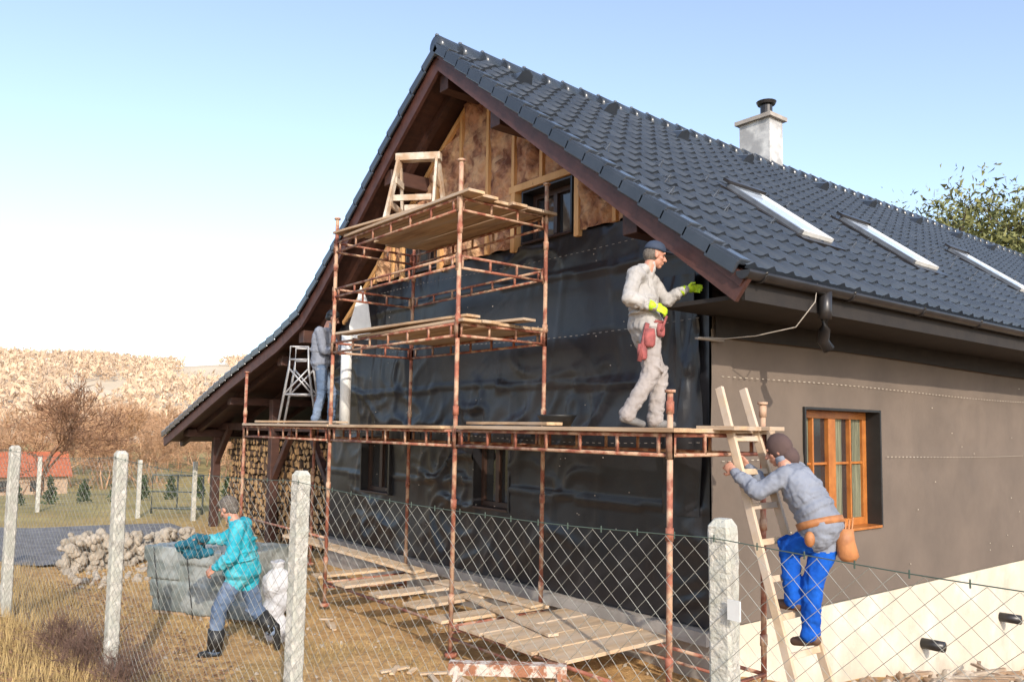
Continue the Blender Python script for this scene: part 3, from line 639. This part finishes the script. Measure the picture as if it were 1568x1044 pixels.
def person(name,O,J,f,cloth,opts):
    par=empty(name); O=V(*O); k=opts.get('k',1); bk=opts.get('bulk',1); k2=k*bk
    W=lambda j: O+(RV*j[0]+FV*j[1]+UP*j[2])*k
    j={a:W(b_) for a,b_ in J.items()}
    f=nrm(RV*f[0]+FV*f[1]); s=nrm(np.cross(f,UP))
    mb=MB(); bones=[]
    def seg(a,b,r0,r1,c,rr=None):
        mb.cap(a,b,r0*k,r1*k,14); bones.append((a,b,(rr or (r0+r1)/2)*k,c))
    up1=nrm(j['chest']-j['waist']); up2=nrm(j['waist']-j['pelvis']); f1=nrm(f-up1*(f@up1)); f2=nrm(f-up2*(f@up2)); sL=nrm(j['rs']-j['ls'])
    sT=lambda t:nrm(s*(1-t)+sL*t)
    mb.loft([(j['waist']-up2*.17*k,sT(0)*.160*k2,f2*.125*k2),(j['waist']-up2*.13*k,sT(0)*.182*k2,f2*.148*k2),(j['waist']-up2*.05*k,sT(0)*.178*k2,f2*.145*k2),(j['waist'],sT(.2)*.170*k2,f2*.135*k2),((j['waist']+j['chest'])/2,sT(.6)*.182*k2,f1*.142*k2),(j['chest'],sT(1)*.195*k2,f1*.14*k2),(j['chest']+up1*.1*k,sT(1)*.18*k2,f1*.12*k2),(j['neck']-up1*.02*k,sT(1)*.09*k,f1*.08*k)],22)
    for q_ in range(7):
        t_=rng.uniform(.0,.9); c_=j['waist']*(1-t_)+j['chest']*t_; ax_=nrm(up1+rng.normal(size=3)*.22); r_=.178*k2
        mb.loft([(c_-ax_*.012,sT(.5)*r_*1.0,f1*r_*.80),(c_,sT(.5)*r_*1.06,f1*r_*.86),(c_+ax_*.012,sT(.5)*r_*1.0,f1*r_*.80)],20)
    bones.append((j['waist']-up2*.12*k,j['chest'],.165*k2,0)); bones.append((j['chest'],j['neck']-up1*.02*k,.15*k,0))
    for q in ('rs','ls'): seg(j['chest']+up1*.08*k,j[q],.085,.076*bk,0)
    mb.ell(j['pelvis']-f*.015*k,[s*.168*k,f2*.130*k,UP*.13*k]); bones.append((j['pelvis']+s*.06*k,j['pelvis']-s*.06*k,.125*k,1))
    mb.cap(j['neck']-up1*.03*k,j['neck']+(j['head']-j['neck'])*.45,.062*k,.056*k,12); bones.append((j['neck']+up1*.03*k,j['head'],.05*k,3))
    lw=opts.get('leg',1)
    for q in 'rl':
        seg(j['pelvis']+s*(.08 if q=='r' else -.08)*k-UP*.03*k,j[q+'k'],.100*lw,.076*lw,1); seg(j[q+'k'],j[q+'a'],.074*lw,.062*lw,1)
        mb.cap(j[q+'a'],j[q+'a']+(j[q+'k']-j[q+'a'])*.1,.072*k*lw,.066*k*lw,12)
        for t_,rr_ in ((-.12,.084),(.10,.084),(.55,.078),(.72,.079),(.84,.082)):
            c_=j[q+'k']+(j[q+'a']-j[q+'k'])*t_; dd=nrm(nrm(j[q+'a']-j[q+'k'])+rng.normal(size=3)*.35); mb.tube(c_-dd*.012,c_+dd*.012,rr_*k*lw*(1-.12*t_),rr_*k*lw*(1-.14*t_),14)
        seg(j[q+'s'],j[q+'e'],.070*bk,.058*bk,0); seg(j[q+'e'],j[q+'w'],.058*bk,.042,0)
        for t_,rr_ in ((.12,.068),(.32,.064),(.55,.059),(.75,.055)):
            c_=j[q+'e']+(j[q+'w']-j[q+'e'])*t_; dd=nrm(nrm(j[q+'w']-j[q+'e'])+rng.normal(size=3)*.4); mb.tube(c_-dd*.011,c_+dd*.011,rr_*k*bk,rr_*k*bk,14)
        d_=nrm(j[q+'w']-j[q+'e']); mb.tube(j[q+'w']-d_*.04,j[q+'w']-d_*.0,.047*k,.044*k,14)
    if opts.get('hooddown'):
        mb.ell(j['neck']-f*.07*k+UP*.0*k,[s*.12*k,f*.07*k,UP*.07*k]); bones.append((j['neck']-f*.07*k,j['neck']-f*.08*k,.08*k,0))
    remesh(mb,'body',[cloth[0],cloth[1],cloth[2],'skin'],par,.0105,2,.024,.06,bones)
    mb=MB(); 
    for q in 'rl':
        a=j[q+'a'];t=j[q+'t'];d=nrm(t-a)
        dn=nrm(np.cross(np.cross(d,UP if abs(d@UP)<.95 else f),d)); 
        heel=a-dn*.055*k-d*.015*k; ball=t
        mb.cap(heel,heel+(ball-heel)*.55,.042*k,.043*k,12); mb.cap(heel+(ball-heel)*.5,ball,.044*k,.034*k,12); mb.cap(a+dn*.02,heel,.05*k,.045*k,12)
    remesh(mb,'shoes',[cloth[2]],par,.008,2)
    hd=nrm(RV*opts['look'][0]+FV*opts['look'][1]+UP*opts['look'][2]); hs=nrm(np.cross(hd,UP)); hu=np.cross(hs,hd); c=j['head']
    mb=MB(); mb.ell(c+hu*.02-hd*.012,[hs*.076,hd*.096,hu*.096]); mb.ell(c+hd*.03-hu*.05,[hs*.056,hd*.062,hu*.062]); mb.ell(c+hd*.06-hu*.095,[hs*.028,hd*.026,hu*.022])
    mb.cap(c+hd*.088+hu*.01,c+hd*.112-hu*.03,.009,.014,10); mb.ell(c+hd*.1-hu*.032,[hs*.018,hd*.012,hu*.01]); mb.cap(c+hd*.078+hu*.028-hs*.04,c+hd*.078+hu*.028+hs*.04,.012,.012,8)
    mb.ell(c+hd*.09-hu*.06,[hs*.024,hd*.01,hu*.007]); mb.ell(c+hd*.087-hu*.072,[hs*.02,hd*.01,hu*.007])
    for t in (-1,1): mb.ell(c+hs*t*.078-hu*.012,[hs*.012,hd*.02,hu*.032]); mb.ell(c+hd*.055+hs*t*.038-hu*.025,[hs*.025,hd*.025,hu*.022])
    mb.cap(c-hu*.05-hd*.02,j['neck'],.052,.06,12)
    remesh(mb,'head',['skin'],par,.006,2)
    mb=MB()
    for t in (-1,1): mb.ell(c+hd*.083+hs*t*.03+hu*.006,[hs*.011,hd*.008,hu*.006])
    mb.ell(c+hd*.1-hu*.066,[hs*.018,hd*.002,hu*.002]); mb.obj('eyes_and_lips','hair',par,True)
    hc=opts.get('headgear')
    mb=MB()
    def dome(cen,a,b_,h,low,n=18):
        st=[]
        for t in np.linspace(0,1,7)[:-1]:
            cc=math.cos(t*math.pi/2*.97); st.append((cen+hu*(low+(h-low)*math.sin(t*math.pi/2*.97)),hs*a*max(cc,.1)**.75,hd*b_*max(cc,.1)**.75))
        mb.loft(st,n)
    if hc[0]=='cap':
        dome(c-hd*.008,.088,.106,.135,.035); mb.ell(c+hd*.115+hu*.048,[hs*.062,hd*.06,hu*.007])
        mb2=MB(); mb2.ell(c-hd*.03+hu*.0,[hs*.079,hd*.085,hu*.085]); mb2.obj('hair','hair',par,True)
    elif hc[0]=='beanie':
        dome(c-hd*.012,.088,.108,.14,.02); mb.ell(c-hd*.04-hu*.0,[hs*.08,hd*.075,hu*.08])
    elif hc[0]=='hood':
        mb.ell(c-hd*.02+hu*.02,[hs*.1,hd*.105,hu*.118]); mb.ell(c-hd*.06-hu*.08,[hs*.09,hd*.08,hu*.09])
    elif hc[0]=='hair':
        mb.ell(c-hd*.03+hu*.028,[hs*.09,hd*.1,hu*.105],20,14,0,.05); mb.ell(c+hd*.03+hu*.08,[hs*.07,hd*.07,hu*.045],14,9,0,.06); mb.ell(c-hd*.06-hu*.04,[hs*.07,hd*.05,hu*.06],14,9,0,.05)
    mb.obj(hc[0],hc[1],par,True)
    mb=MB()
    for q,t in (('r',1),('l',-1)):
        w=j[q+'w']; d=nrm(w-j[q+'e']); hp=opts.get('h'+q)
        if hp: d=nrm(RV*hp[0]+FV*hp[1]+UP*hp[2])
        hand(mb,w+d*.015,d,-s*t+UP*-.4,f+UP*.6,opts.get('curl',.5),1.05*k,.0015 if cloth[3]=='neon' else 0)
    remesh(mb,'hands',[cloth[3]],par,.0048,1)
    if cloth[3]=='neon':
        mb=MB()
        for q in 'rl':
            w=j[q+'w'];d=nrm(w-j[q+'e']); mb.tube(w-d*.05,w+d*.015,.050,.036,14)
        mb.obj('glove_cuffs','neon',par,True)
    return par,j,f,s,k
P1=(.10,-1.08,2.49)
J=dict(head=(.09,.02,1.735),neck=(.02,.02,1.575),chest=(-.04,.0,1.38),waist=(-.02,.0,1.12),pelvis=(.0,.0,.96),
 rs=(-.13,-.17,1.50),re=(-.22,-.27,1.24),rw=(.03,-.27,1.17),ls=(.08,.17,1.49),le=(.24,.22,1.30),lw=(.43,.17,1.42),
 rk=(.03,-.12,.52),ra=(-.20,-.12,.13),rt=(-.05,-.10,.035),lk=(.15,.08,.50),la=(.10,.08,.09),lt=(.28,.06,.035))
par,j,f,s,k=person('construction_worker',P1,J,(.95,.3),('hood','trs','greyshoe','neon'),dict(k=.93,bulk=1.16,look=(.97,.1,-.22),headgear=('cap','navy'),hr=(.9,.2,-.3),hl=(.9,.1,.1),curl=.45,hooddown=True,leg=1.16))
mb=MB(); q=j['pelvis']
mb.loft([(q+UP*(.09)*k,s*.19,f*.16),(q+UP*.06*k,s*.19,f*.16)],20); 
for c_,sz in ((q-f*.06+s*.185-UP*.07,.07),(q+f*.05+s*.19-UP*.00,.05),(q-f*.12+s*.16-UP*.20,.06)):
    mb.loft([(c_+UP*sz,f*sz*.7,s*sz*.5),(c_,f*sz*.85,s*sz*.55),(c_-UP*sz*1.1,f*sz*.8,s*sz*.5),(c_-UP*sz*1.4,f*sz*.5,s*sz*.3)],12)
mb.beam(q-f*.08+s*.18+UP*.05,q-f*.16+s*.18-UP*.30,.02,.04); mb.beam(q+f*.04+s*.22-UP*.02,q+f*.10+s*.21+UP*.12,.015,.02)
mb.obj('tool_pouch','redp',par,True)
P2=(1.60,-.93,.80)
J=dict(head=(-.11,.25,1.52),neck=(-.08,.18,1.40),chest=(.01,.10,1.24),waist=(.11,.02,1.03),pelvis=(.155,.0,.90),
 rs=(.05,.28,1.35),re=(-.16,.45,1.20),rw=(-.28,.50,1.36),ls=(-.13,.04,1.32),le=(-.33,.08,1.19),lw=(-.46,.26,1.33),
 rk=(.07,.02,.50),ra=(.04,.0,.12),rt=(-.05,.10,.035),lk=(-.06,.16,.74),la=(-.05,.10,.36),lt=(-.14,.22,.30))
par,j,f,s,k=person('construction_worker',P2,J,(-.625,.78),('sweat','blue','shoe','skin'),dict(k=1.0,bulk=1.12,look=(-.8,.35,-.35),headgear=('hood','hoodb'),curl=.9,leg=1.08))
mb=MB(); q=j['waist']*.45+j['pelvis']*.55; upv=nrm(j['waist']-j['pelvis']); ff=nrm(np.cross(upv,s))
mb.loft([(q+upv*.03,s*.208,ff*-.17),(q-upv*.025,s*.208,ff*-.17)],22)
c_=q+RV*.17-UP*.13-FV*.06
mb.loft([(c_+UP*.1,RV*.06,FV*.05),(c_,RV*.075,FV*.05),(c_-UP*.11+RV*.02,RV*.085,FV*.045),(c_-UP*.15+RV*.02,RV*.05,FV*.03)],12); 
for t in range(3): mb.tube(c_+RV*(.02*t),c_+RV*(.03*t)+UP*(.15+.02*t),.009,.007,6)
mb.ell(q-s*.19-UP*.1-FV*.05,[RV*.04,FV*.04,UP*.06],12,8)
mb.obj('tool_belt','leather',par,True)
P3=(-6.72,-1.05,2.49)
J=dict(head=(.13,.03,1.68),neck=(.06,.02,1.53),chest=(.0,.0,1.34),waist=(-.03,.0,1.08),pelvis=(-.02,.0,.93),
 rs=(-.02,-.18,1.44),re=(.06,-.24,1.15),rw=(.27,-.2,1.12),ls=(.06,.17,1.44),le=(.2,.2,1.2),lw=(.36,.12,1.25),
 rk=(.03,-.1,.5),ra=(-.06,-.11,.09),rt=(.1,-.11,.035),lk=(.15,.1,.5),la=(.14,.1,.09),lt=(.3,.1,.035))
person('construction_worker',P3,J,(.96,.25),('sweat','jean','black','skin'),dict(k=1.0,bulk=1.12,look=(.9,.1,-.35),headgear=('beanie','black'),curl=.6))
gz=float(hgt(-3.71,-3.56))
P4=(-3.71,-3.56,gz)
J=dict(head=(.0,.05,1.55),neck=(.08,.04,1.42),chest=(.16,.02,1.25),waist=(.20,.0,1.0),pelvis=(.20,.0,.86),
 ls=(.19,-.19,1.37),le=(.17,-.27,1.08),lw=(-.01,-.23,.96),rs=(.14,.18,1.36),re=(-.08,.25,1.20),rw=(-.28,.22,1.18),
 lk=(-.0,-.1,.50),la=(-.03,-.1,.10),lt=(-.17,-.12,.035),rk=(.32,.1,.47),ra=(.52,.1,.26),rt=(.58,.1,.07))
par,j,f,s,k=person('construction_worker',P4,J,(-.9,.43),('turq','jean','black','skin'),dict(k=1.0,bulk=1.22,look=(-.75,.25,-.5),headgear=('hair','hair'),curl=.6,leg=1.1))
mb=MB(); 
for q in 'lr':
    a=j[q+'a']; d=nrm(j[q+'k']-a); mb.tube(a-d*.02,a+d*.20,.078,.090,14); mb.tube(a+d*.20,a+d*.205,.090,.06,14)
mb.obj('rubber_boots','black',par,True)
mb=MB(); q=j['rw']+RV*-.05
for i in range(14): mb.ell(q+RV*rng.uniform(-.2,.14)+FV*rng.uniform(-.08,.1)+UP*rng.uniform(-.16,.05),[RV*.08,FV*.07,UP*.045],12,8,0,.12)
remesh(mb,'carried_jacket',['bluecloth'],par,.012,2,.05,.07)
mb=MB(); q=P4+RV*.44+FV*.5
for c_,r_ in (((.0,.0,.66),.17),((.03,.02,.52),.16),((-.04,0,.36),.13),((.02,0,.16),.15)):
    mb.ell(q+RV*c_[0]+FV*c_[1]+UP*c_[2],[RV*r_,FV*r_*.8,UP*r_*1.1],14,10)
mb.tube(q+UP*.8,q+UP*.92,.04,.09,10)
remesh(mb,'plastic_sack',['sack'],None,.015,3,.06,.12)
# ------------------------------------------------------------ pallet of blocks
pl=empty('wrapped_block_pallet'); c0=V(-5.75,-2.75,0); a1=nrm(V(.80,.50,0)); a2=nrm(V(-.5,.8,0))
b=MB()
for L_ in range(4):
    for i in range(3):
        o=c0+a1*((i-1)*.56+rng.uniform(-.02,.02))+a2*rng.uniform(-.03,.03)+UP*(.12+L_*.212)+a1*(-.05*L_)
        r_=rng.uniform(-.02,.02); b.beam(o-a2*.5+UP*r_,o+a2*.5-UP*r_,.54+rng.uniform(-.02,.02),.19,0)
remesh(b,'blocks',['block'],pl,.02,1,.04,.16)
b=MB()
for i in range(3): b.beam(c0+a2*(i-1)*.4-a1*.8+UP*.03,c0+a2*(i-1)*.4+a1*.8+UP*.03,.1,.06)
b.obj('pallet_boards','plank',pl)
b=MB()
for i in (-.62,-.1,.45): 
    q=c0+a1*i; b.beam(q-a2*.56+UP*.0,q-a2*.56-a1*.15+UP*.86,.02,.006)
b.obj('straps','black',pl)
# ------------------------------------------------------------ stones
def stone(mb,c,r,mi=0):
    R_=rng.normal(size=(3,3)); q,_=np.linalg.qr(R_); sc3=np.diag([r,r*rng.uniform(.6,.95),r*rng.uniform(.45,.7)]); mb.ell(c,sc3@q,8,6,mi,.13)
b=MB()
for i in range(330):
    t=rng.uniform(0,1); x=-10.0-.9*t; y=-4.0+2.4*t; w=rng.uniform(-.25,.25); h=rng.uniform(0,1)**1.1*.62*(1-.25*abs(w)*4*.5)*(1-.25*t)
    stone(b,(x+w,y+w*.2,h),rng.uniform(.06,.14))
for i in range(60): stone(b,(rng.uniform(-10.2,-8.2),rng.uniform(-4.0,-2.4),.02),rng.uniform(.04,.09))
b.obj('stone_wall','stone')
b=MB()
for i in range(800):
    y=rng.uniform(.8,9); x=.1+abs(rng.normal())*.9; r=rng.uniform(.015,.06)*(2 if rng.uniform()<.06 else 1); stone(b,(x,y,float(hgt(x,y))+.01),r)
for i in range(220):
    y=rng.uniform(1.6,7.5); x=.55+abs(rng.normal())*.3; stone(b,(x,y,float(hgt(x,y))+rng.uniform(0,.16)),rng.uniform(.03,.10))
for i in range(14):
    y=rng.uniform(1.5,6); x=rng.uniform(.4,1.1); a=rng.uniform(0,3.1); l=rng.uniform(.3,.7); z=float(hgt(x,y))+.15; b.beam((x,y,z),(x+l*math.cos(a),y+l*math.sin(a),z+rng.uniform(-.05,.1)),.05,.03)
b.obj('rubble_pile','rubble')
b=MB()
for i in range(300):
    x=rng.uniform(-7.5,1.5);y=rng.uniform(-4.3,-.2); stone(b,(x,y,float(hgt(x,y))),rng.uniform(.010,.035))
b.obj('pebbles','stone')
b=MB()
for i in range(22):
    x=rng.uniform(-6,.5);y=rng.uniform(-3.2,-1.9);a=rng.uniform(0,3.14);l=rng.uniform(.1,.35); b.beam((x,y,.03),(x+l*math.cos(a),y+l*math.sin(a),.04),.05,.02)
b.obj('timber_offcuts','planky')
b=MB()
z=.12
while z<2.12:
    x=-14.5+rng.uniform(0,.1)
    while x<-8.75:
        r=rng.uniform(.05,.095); a=rng.uniform(0,6.28); yy=.32+rng.uniform(-.05,.06)
        n=random.choice([3,3,4,4,7]); t=a+np.arange(n)*2*math.pi/n; rr_=r*rng.uniform(.8,1.2,n)
        base=np.array([(x+rr_[k_]*math.cos(t[k_]),yy,z+rr_[k_]*math.sin(t[k_])) for k_ in range(n)])
        bk_=base+V(0,.45,0); b.add(np.vstack([base,bk_]),[tuple(range(n))],0); b.add(np.vstack([base,bk_]),[(i,n+i,n+(i+1)%n,(i+1)%n) for i in range(n)],1)
        x+=r*1.85
    z+=.13
fw_=b.obj('firewood_stack',['log_end','bark'])
b=MB(); b.box((-14.6,.5,0),(-8.7,.9,2.0)); b.obj('stack_core','bark',fw_)
# ------------------------------------------------------------ vegetation
def branch(mb,p,d,L_,r,lev,out=None,spread=.6,droop=0,minr=.004,nk=(2,4)):
    n=3; pts=[p]; q=p.copy(); dd=d.copy()
    for i in range(n):
        dd=nrm(dd+rng.normal(size=3)*.13+UP*.04-UP*droop); q=q+dd*L_/n; pts.append(q.copy())
    rs=[r*(1-.5*i/n) for i in range(n+1)]
    mb.path(pts,rs,5 if lev>3 else 3)
    if lev==0:
        if out is not None: out.append(q)
        return
    for k_ in range(rng.integers(nk[0],nk[1]+1)):
        t=rng.uniform(.35,1); i=min(int(t*n),n-1); b0=pts[i]+(pts[i+1]-pts[i])*(t*n-i)
        nd=nrm(dd+rng.normal(size=3)*spread); branch(mb,b0,nd,L_*rng.uniform(.6,.82),max(r*.5,minr),lev-1,out,spread,droop,minr,nk)
    branch(mb,q,nrm(dd+rng.normal(size=3)*.2),L_*.72,max(r*.5,minr),lev-1,out,spread,droop,minr,nk)
def tree(name,base,H,lev,m,spread=.55,r=None,minr=.01,nk=(2,4),par=None):
    mb=MB(); out=[]; branch(mb,V(0,0,0),V(0,0,1),H*.30,r or H*.02,lev,out,spread,0,minr,nk)
    o=mb.obj(name,m,par,True); vs=np.vstack(mb.v); hh=vs[:,2].max(); s=H/hh; o.scale=(s*1.1,s*1.1,s); o.location=base; return o,out
zg=lambda x,y: float(hgt(x,y))
tree('bare_tree',(-46,1.2,zg(-46,1.2)),7.0,6,'twig',.75,.13,.013,(2,3))
tree('bare_tree',(-34,9.5,zg(-34,9.5)),5.2,5,'twig',.5,.05,.01,(2,3))
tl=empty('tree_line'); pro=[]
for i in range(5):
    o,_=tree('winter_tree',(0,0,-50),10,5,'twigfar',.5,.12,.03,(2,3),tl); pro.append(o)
for i in range(130):
    a=rng.uniform(math.radians(158),math.radians(190)); R_=rng.uniform(100,200); x=R_*math.cos(a);y=R_*math.sin(a)
    s_=rng.uniform(.8,1.3); pr=pro[i%5]
    o=pr if i<5 else bpy.data.objects.new('winter_tree',pr.data)
    if i>=5: bpy.context.collection.objects.link(o); o.parent=tl
    bs=10/max(v.co.z for v in pr.data.vertices) if i>=5 else pr.scale[2]
    o.scale=(bs*s_,bs*s_,bs*s_*rng.uniform(.85,1.1)); o.rotation_euler=(0,0,rng.uniform(0,6.28)); o.location=(x,y,zg(x,y)-.2)
for (x,y,H) in [(-12.2,33.5,12.8),(-10.6,35,14.0),(-8.9,34,14.2),(-13.9,37,13.6),(-6.5,36,14),(-9.8,32,12.6)]:
    mb=MB(); out=[]; branch(mb,V(0,0,0),V(0,0,1),3.2,.2,5,out,.6,0,.02,(2,3)); vs=np.vstack(mb.v); s_=H/vs[:,2].max()
    out=np.array(out); n=len(out); lf=MB(); K=26
    c=(out[:,None,:]+rng.normal(size=(n,K,3))*.42).reshape(-1,3); a=rng.normal(size=c.shape)*.065/s_*1.3; e=rng.normal(size=c.shape)*.065/s_*1.3
    vv=np.stack([c-a,c+e,c+a],1).reshape(-1,3); lf.add(vv,[(3*i,3*i+1,3*i+2) for i in range(len(c))])
    e_=empty('leafy_tree',(x,y,-.5)); o1=mb.obj('branches','bark',e_); o2=lf.obj('leaves','leaf',e_); o1.scale=o2.scale=(s_,s_,s_)
for (x,y,R_) in [(-2.75,-5.05,.55),(-3.3,-5.2,.5),(-2.2,-4.95,.45)]:
    mb=MB()
    for i in range(28): branch(mb,V(rng.normal()*.07,rng.normal()*.07,0),nrm(V(rng.normal()*.8,rng.normal()*.8,1)),R_*.36,.006,3,None,.6,0,.0018,(2,3))
    o=mb.obj('bush','twigp'); o.location=(x,y,zg(x,y)-.02)
n=44000; gx=rng.uniform(-14,2.6,n); gy=rng.uniform(-5.8,-1.85,n)
keep=np.array([mn.noise(Vector((a*.9,c*.9,5)))>-.02 or rng.uniform()<.12 or c<-4.6 for a,c in zip(gx,gy)])&~(gx<-10.4); gx=gx[keep];gy=gy[keep];n=len(gx); gz_=hgt(gx,gy)
a=rng.uniform(0,6.28,n); h=rng.uniform(.02,.07,n)*(1+1.8*(gy<-4.3)); w=.004
ln=rng.normal(size=(n,2))*.035
p0=np.stack([gx-np.cos(a)*w,gy-np.sin(a)*w,gz_-.01],1);p1=np.stack([gx+np.cos(a)*w,gy+np.sin(a)*w,gz_-.01],1);p2=np.stack([gx+ln[:,0],gy+ln[:,1],gz_+h],1)
gm=MB(); gm.add(np.stack([p0,p1,p2],1).reshape(-1,3),[(3*i,3*i+1,3*i+2) for i in range(n)]); gm.obj('grass','straw')
n=5000; gx=rng.uniform(-9,.5,n); gy=rng.uniform(-5.8,-3.6,n); c=np.stack([gx,gy,hgt(gx,gy)+.025],1); d1=rng.normal(size=(n,3))*V(.02,.02,.008); d2=rng.normal(size=(n,3))*V(.02,.02,.01)
gm=MB(); gm.add(np.stack([c-d1,c+d1,c+d2],1).reshape(-1,3),[(3*i,3*i+1,3*i+2) for i in range(n)]); gm.obj('leaf_litter','leaflit')
b=MB()
for i in range(13):
    x=-25+rng.uniform(-.2,.2); y=-5.5+i*.95; hh=rng.uniform(.55,.85)
    for k_ in range(220):
        t=rng.uniform(0,1); r_=.24*(1-t)**.7*rng.uniform(.4,1); a=rng.uniform(0,6.28); c=V(x+r_*math.cos(a),y+r_*math.sin(a),zg(x,y)+.03+t*hh); 
        d=rng.normal(size=3)*.05;e=rng.normal(size=3)*.05+UP*.05; b.add([c-d,c+d,c+e],[(0,1,2)])
b.obj('thuja_hedge','thuja')
rp=empty('rear_wire_fence'); b=MB(); w=MB()
RPp=[(-24,-5.2),(-20.5,-2.75),(-17.6,-.9),(-16.3,.1)]
for x,y in RPp: b.box((x-.05,y-.05,-.2),(x+.05,y+.05,1.5))
b.obj('rear_posts','conc',rp,bevel=.01)
for i in range(len(RPp)-1):
    A=V(*RPp[i],0);B_=V(*RPp[i+1],0)
    for z in np.arange(.1,1.5,.12): w.tube(A+UP*z,B_+UP*z,.003,.003,3)
    for t in np.arange(0,1,.04): w.tube(A+(B_-A)*t+UP*.05,A+(B_-A)*t+UP*1.45,.002,.002,3)
w.obj('rear_wires','wire',rp)
b=MB(); A=V(-18.6,-.3,0);B_=V(-17.6,.75,0)
b.path([A+UP*.0,A+UP*1.05,B_+UP*1.05,B_+UP*.0],.03,8); b.tube(A+UP*.15,B_+UP*.15,.025,.025,8); b.tube(A+UP*.6,B_+UP*.6,.02,.02,8); b.tube((A+B_)/2+UP*.1,(A+B_)/2+UP*1.05,.02,.02,8)
b.obj('metal_gate','steelg',None,True)
fh=empty('farmhouse',(-75,3.3,-4.2)); fh.rotation_euler=(0,0,math.radians(-4)); b=MB(); b.box((-3.5,-4.5,0),(3.5,4.2,2.3)); b.obj('walls','cream',fh)
b=MB(); b.add([(-4,-4.8,2.2),(4,-4.8,2.2),(0,-4.8,4.1),(-4,4.5,2.2),(4,4.5,2.2),(0,4.5,4.1)],[(0,1,2),(3,5,4),(1,4,5,2),(0,2,5,3),(0,3,4,1)]); b.obj('roof','rooforange',fh)
b=MB(); 
for y in (-3.5,-1,1.5): b.box((3.5,y,1.0),(3.54,y+1,1.9))
b.obj('windows','black',fh)
# ------------------------------------------------------------ light, world, camera
S_=nrm(V(.80,-.34,.44)); el=math.asin(S_[2]); rot=math.atan2(S_[0],S_[1])
sd=bpy.data.lights.new('sun','SUN'); sd.energy=4.1; sd.angle=math.radians(.6); sd.color=(1,.89,.75)
so=bpy.data.objects.new('sun',sd); bpy.context.collection.objects.link(so); so.rotation_euler=Vector(S_).to_track_quat('Z','Y').to_euler()
w=bpy.data.worlds.new('World'); bpy.context.scene.world=w; w.use_nodes=True; N=w.node_tree.nodes; LK=w.node_tree.links; bg=N['Background']
sk=N.new('ShaderNodeTexSky'); sk.sky_type='NISHITA'; sk.sun_disc=False; sk.sun_elevation=el; sk.sun_rotation=rot; sk.air_density=1.0; sk.dust_density=1.5; sk.ozone_density=3.2
hs_=N.new('ShaderNodeHueSaturation'); hs_.inputs['Saturation'].default_value=.80; hs_.inputs['Value'].default_value=2.2
LK.new(sk.outputs[0],hs_.inputs['Color']); LK.new(hs_.outputs[0],bg.inputs[0]); bg.inputs[1].default_value=.14
yaw,pit,rol=2.4659,.0793,.0146
F=V(math.cos(yaw)*math.cos(pit),math.sin(yaw)*math.cos(pit),math.sin(pit)); R=V(math.sin(yaw),-math.cos(yaw),0); U=np.cross(R,F)
R,U=math.cos(rol)*R+math.sin(rol)*U,-math.sin(rol)*R+math.cos(rol)*U
cd=bpy.data.cameras.new('camera'); co=bpy.data.objects.new('camera',cd); bpy.context.collection.objects.link(co)
co.matrix_world=Matrix([[R[0],U[0],-F[0],5.1829],[R[1],U[1],-F[1],-6.7463],[R[2],U[2],-F[2],2.4643],[0,0,0,1]])
cd.sensor_width=36; cd.lens=1245.63/1568*36; cd.shift_y=34.89/1568; cd.clip_end=6000; cd.clip_start=.05
sc0=bpy.context.scene; sc0.camera=co; sc0.view_settings.view_transform='Standard'; sc0.view_settings.look='None'; sc0.view_settings.exposure=0
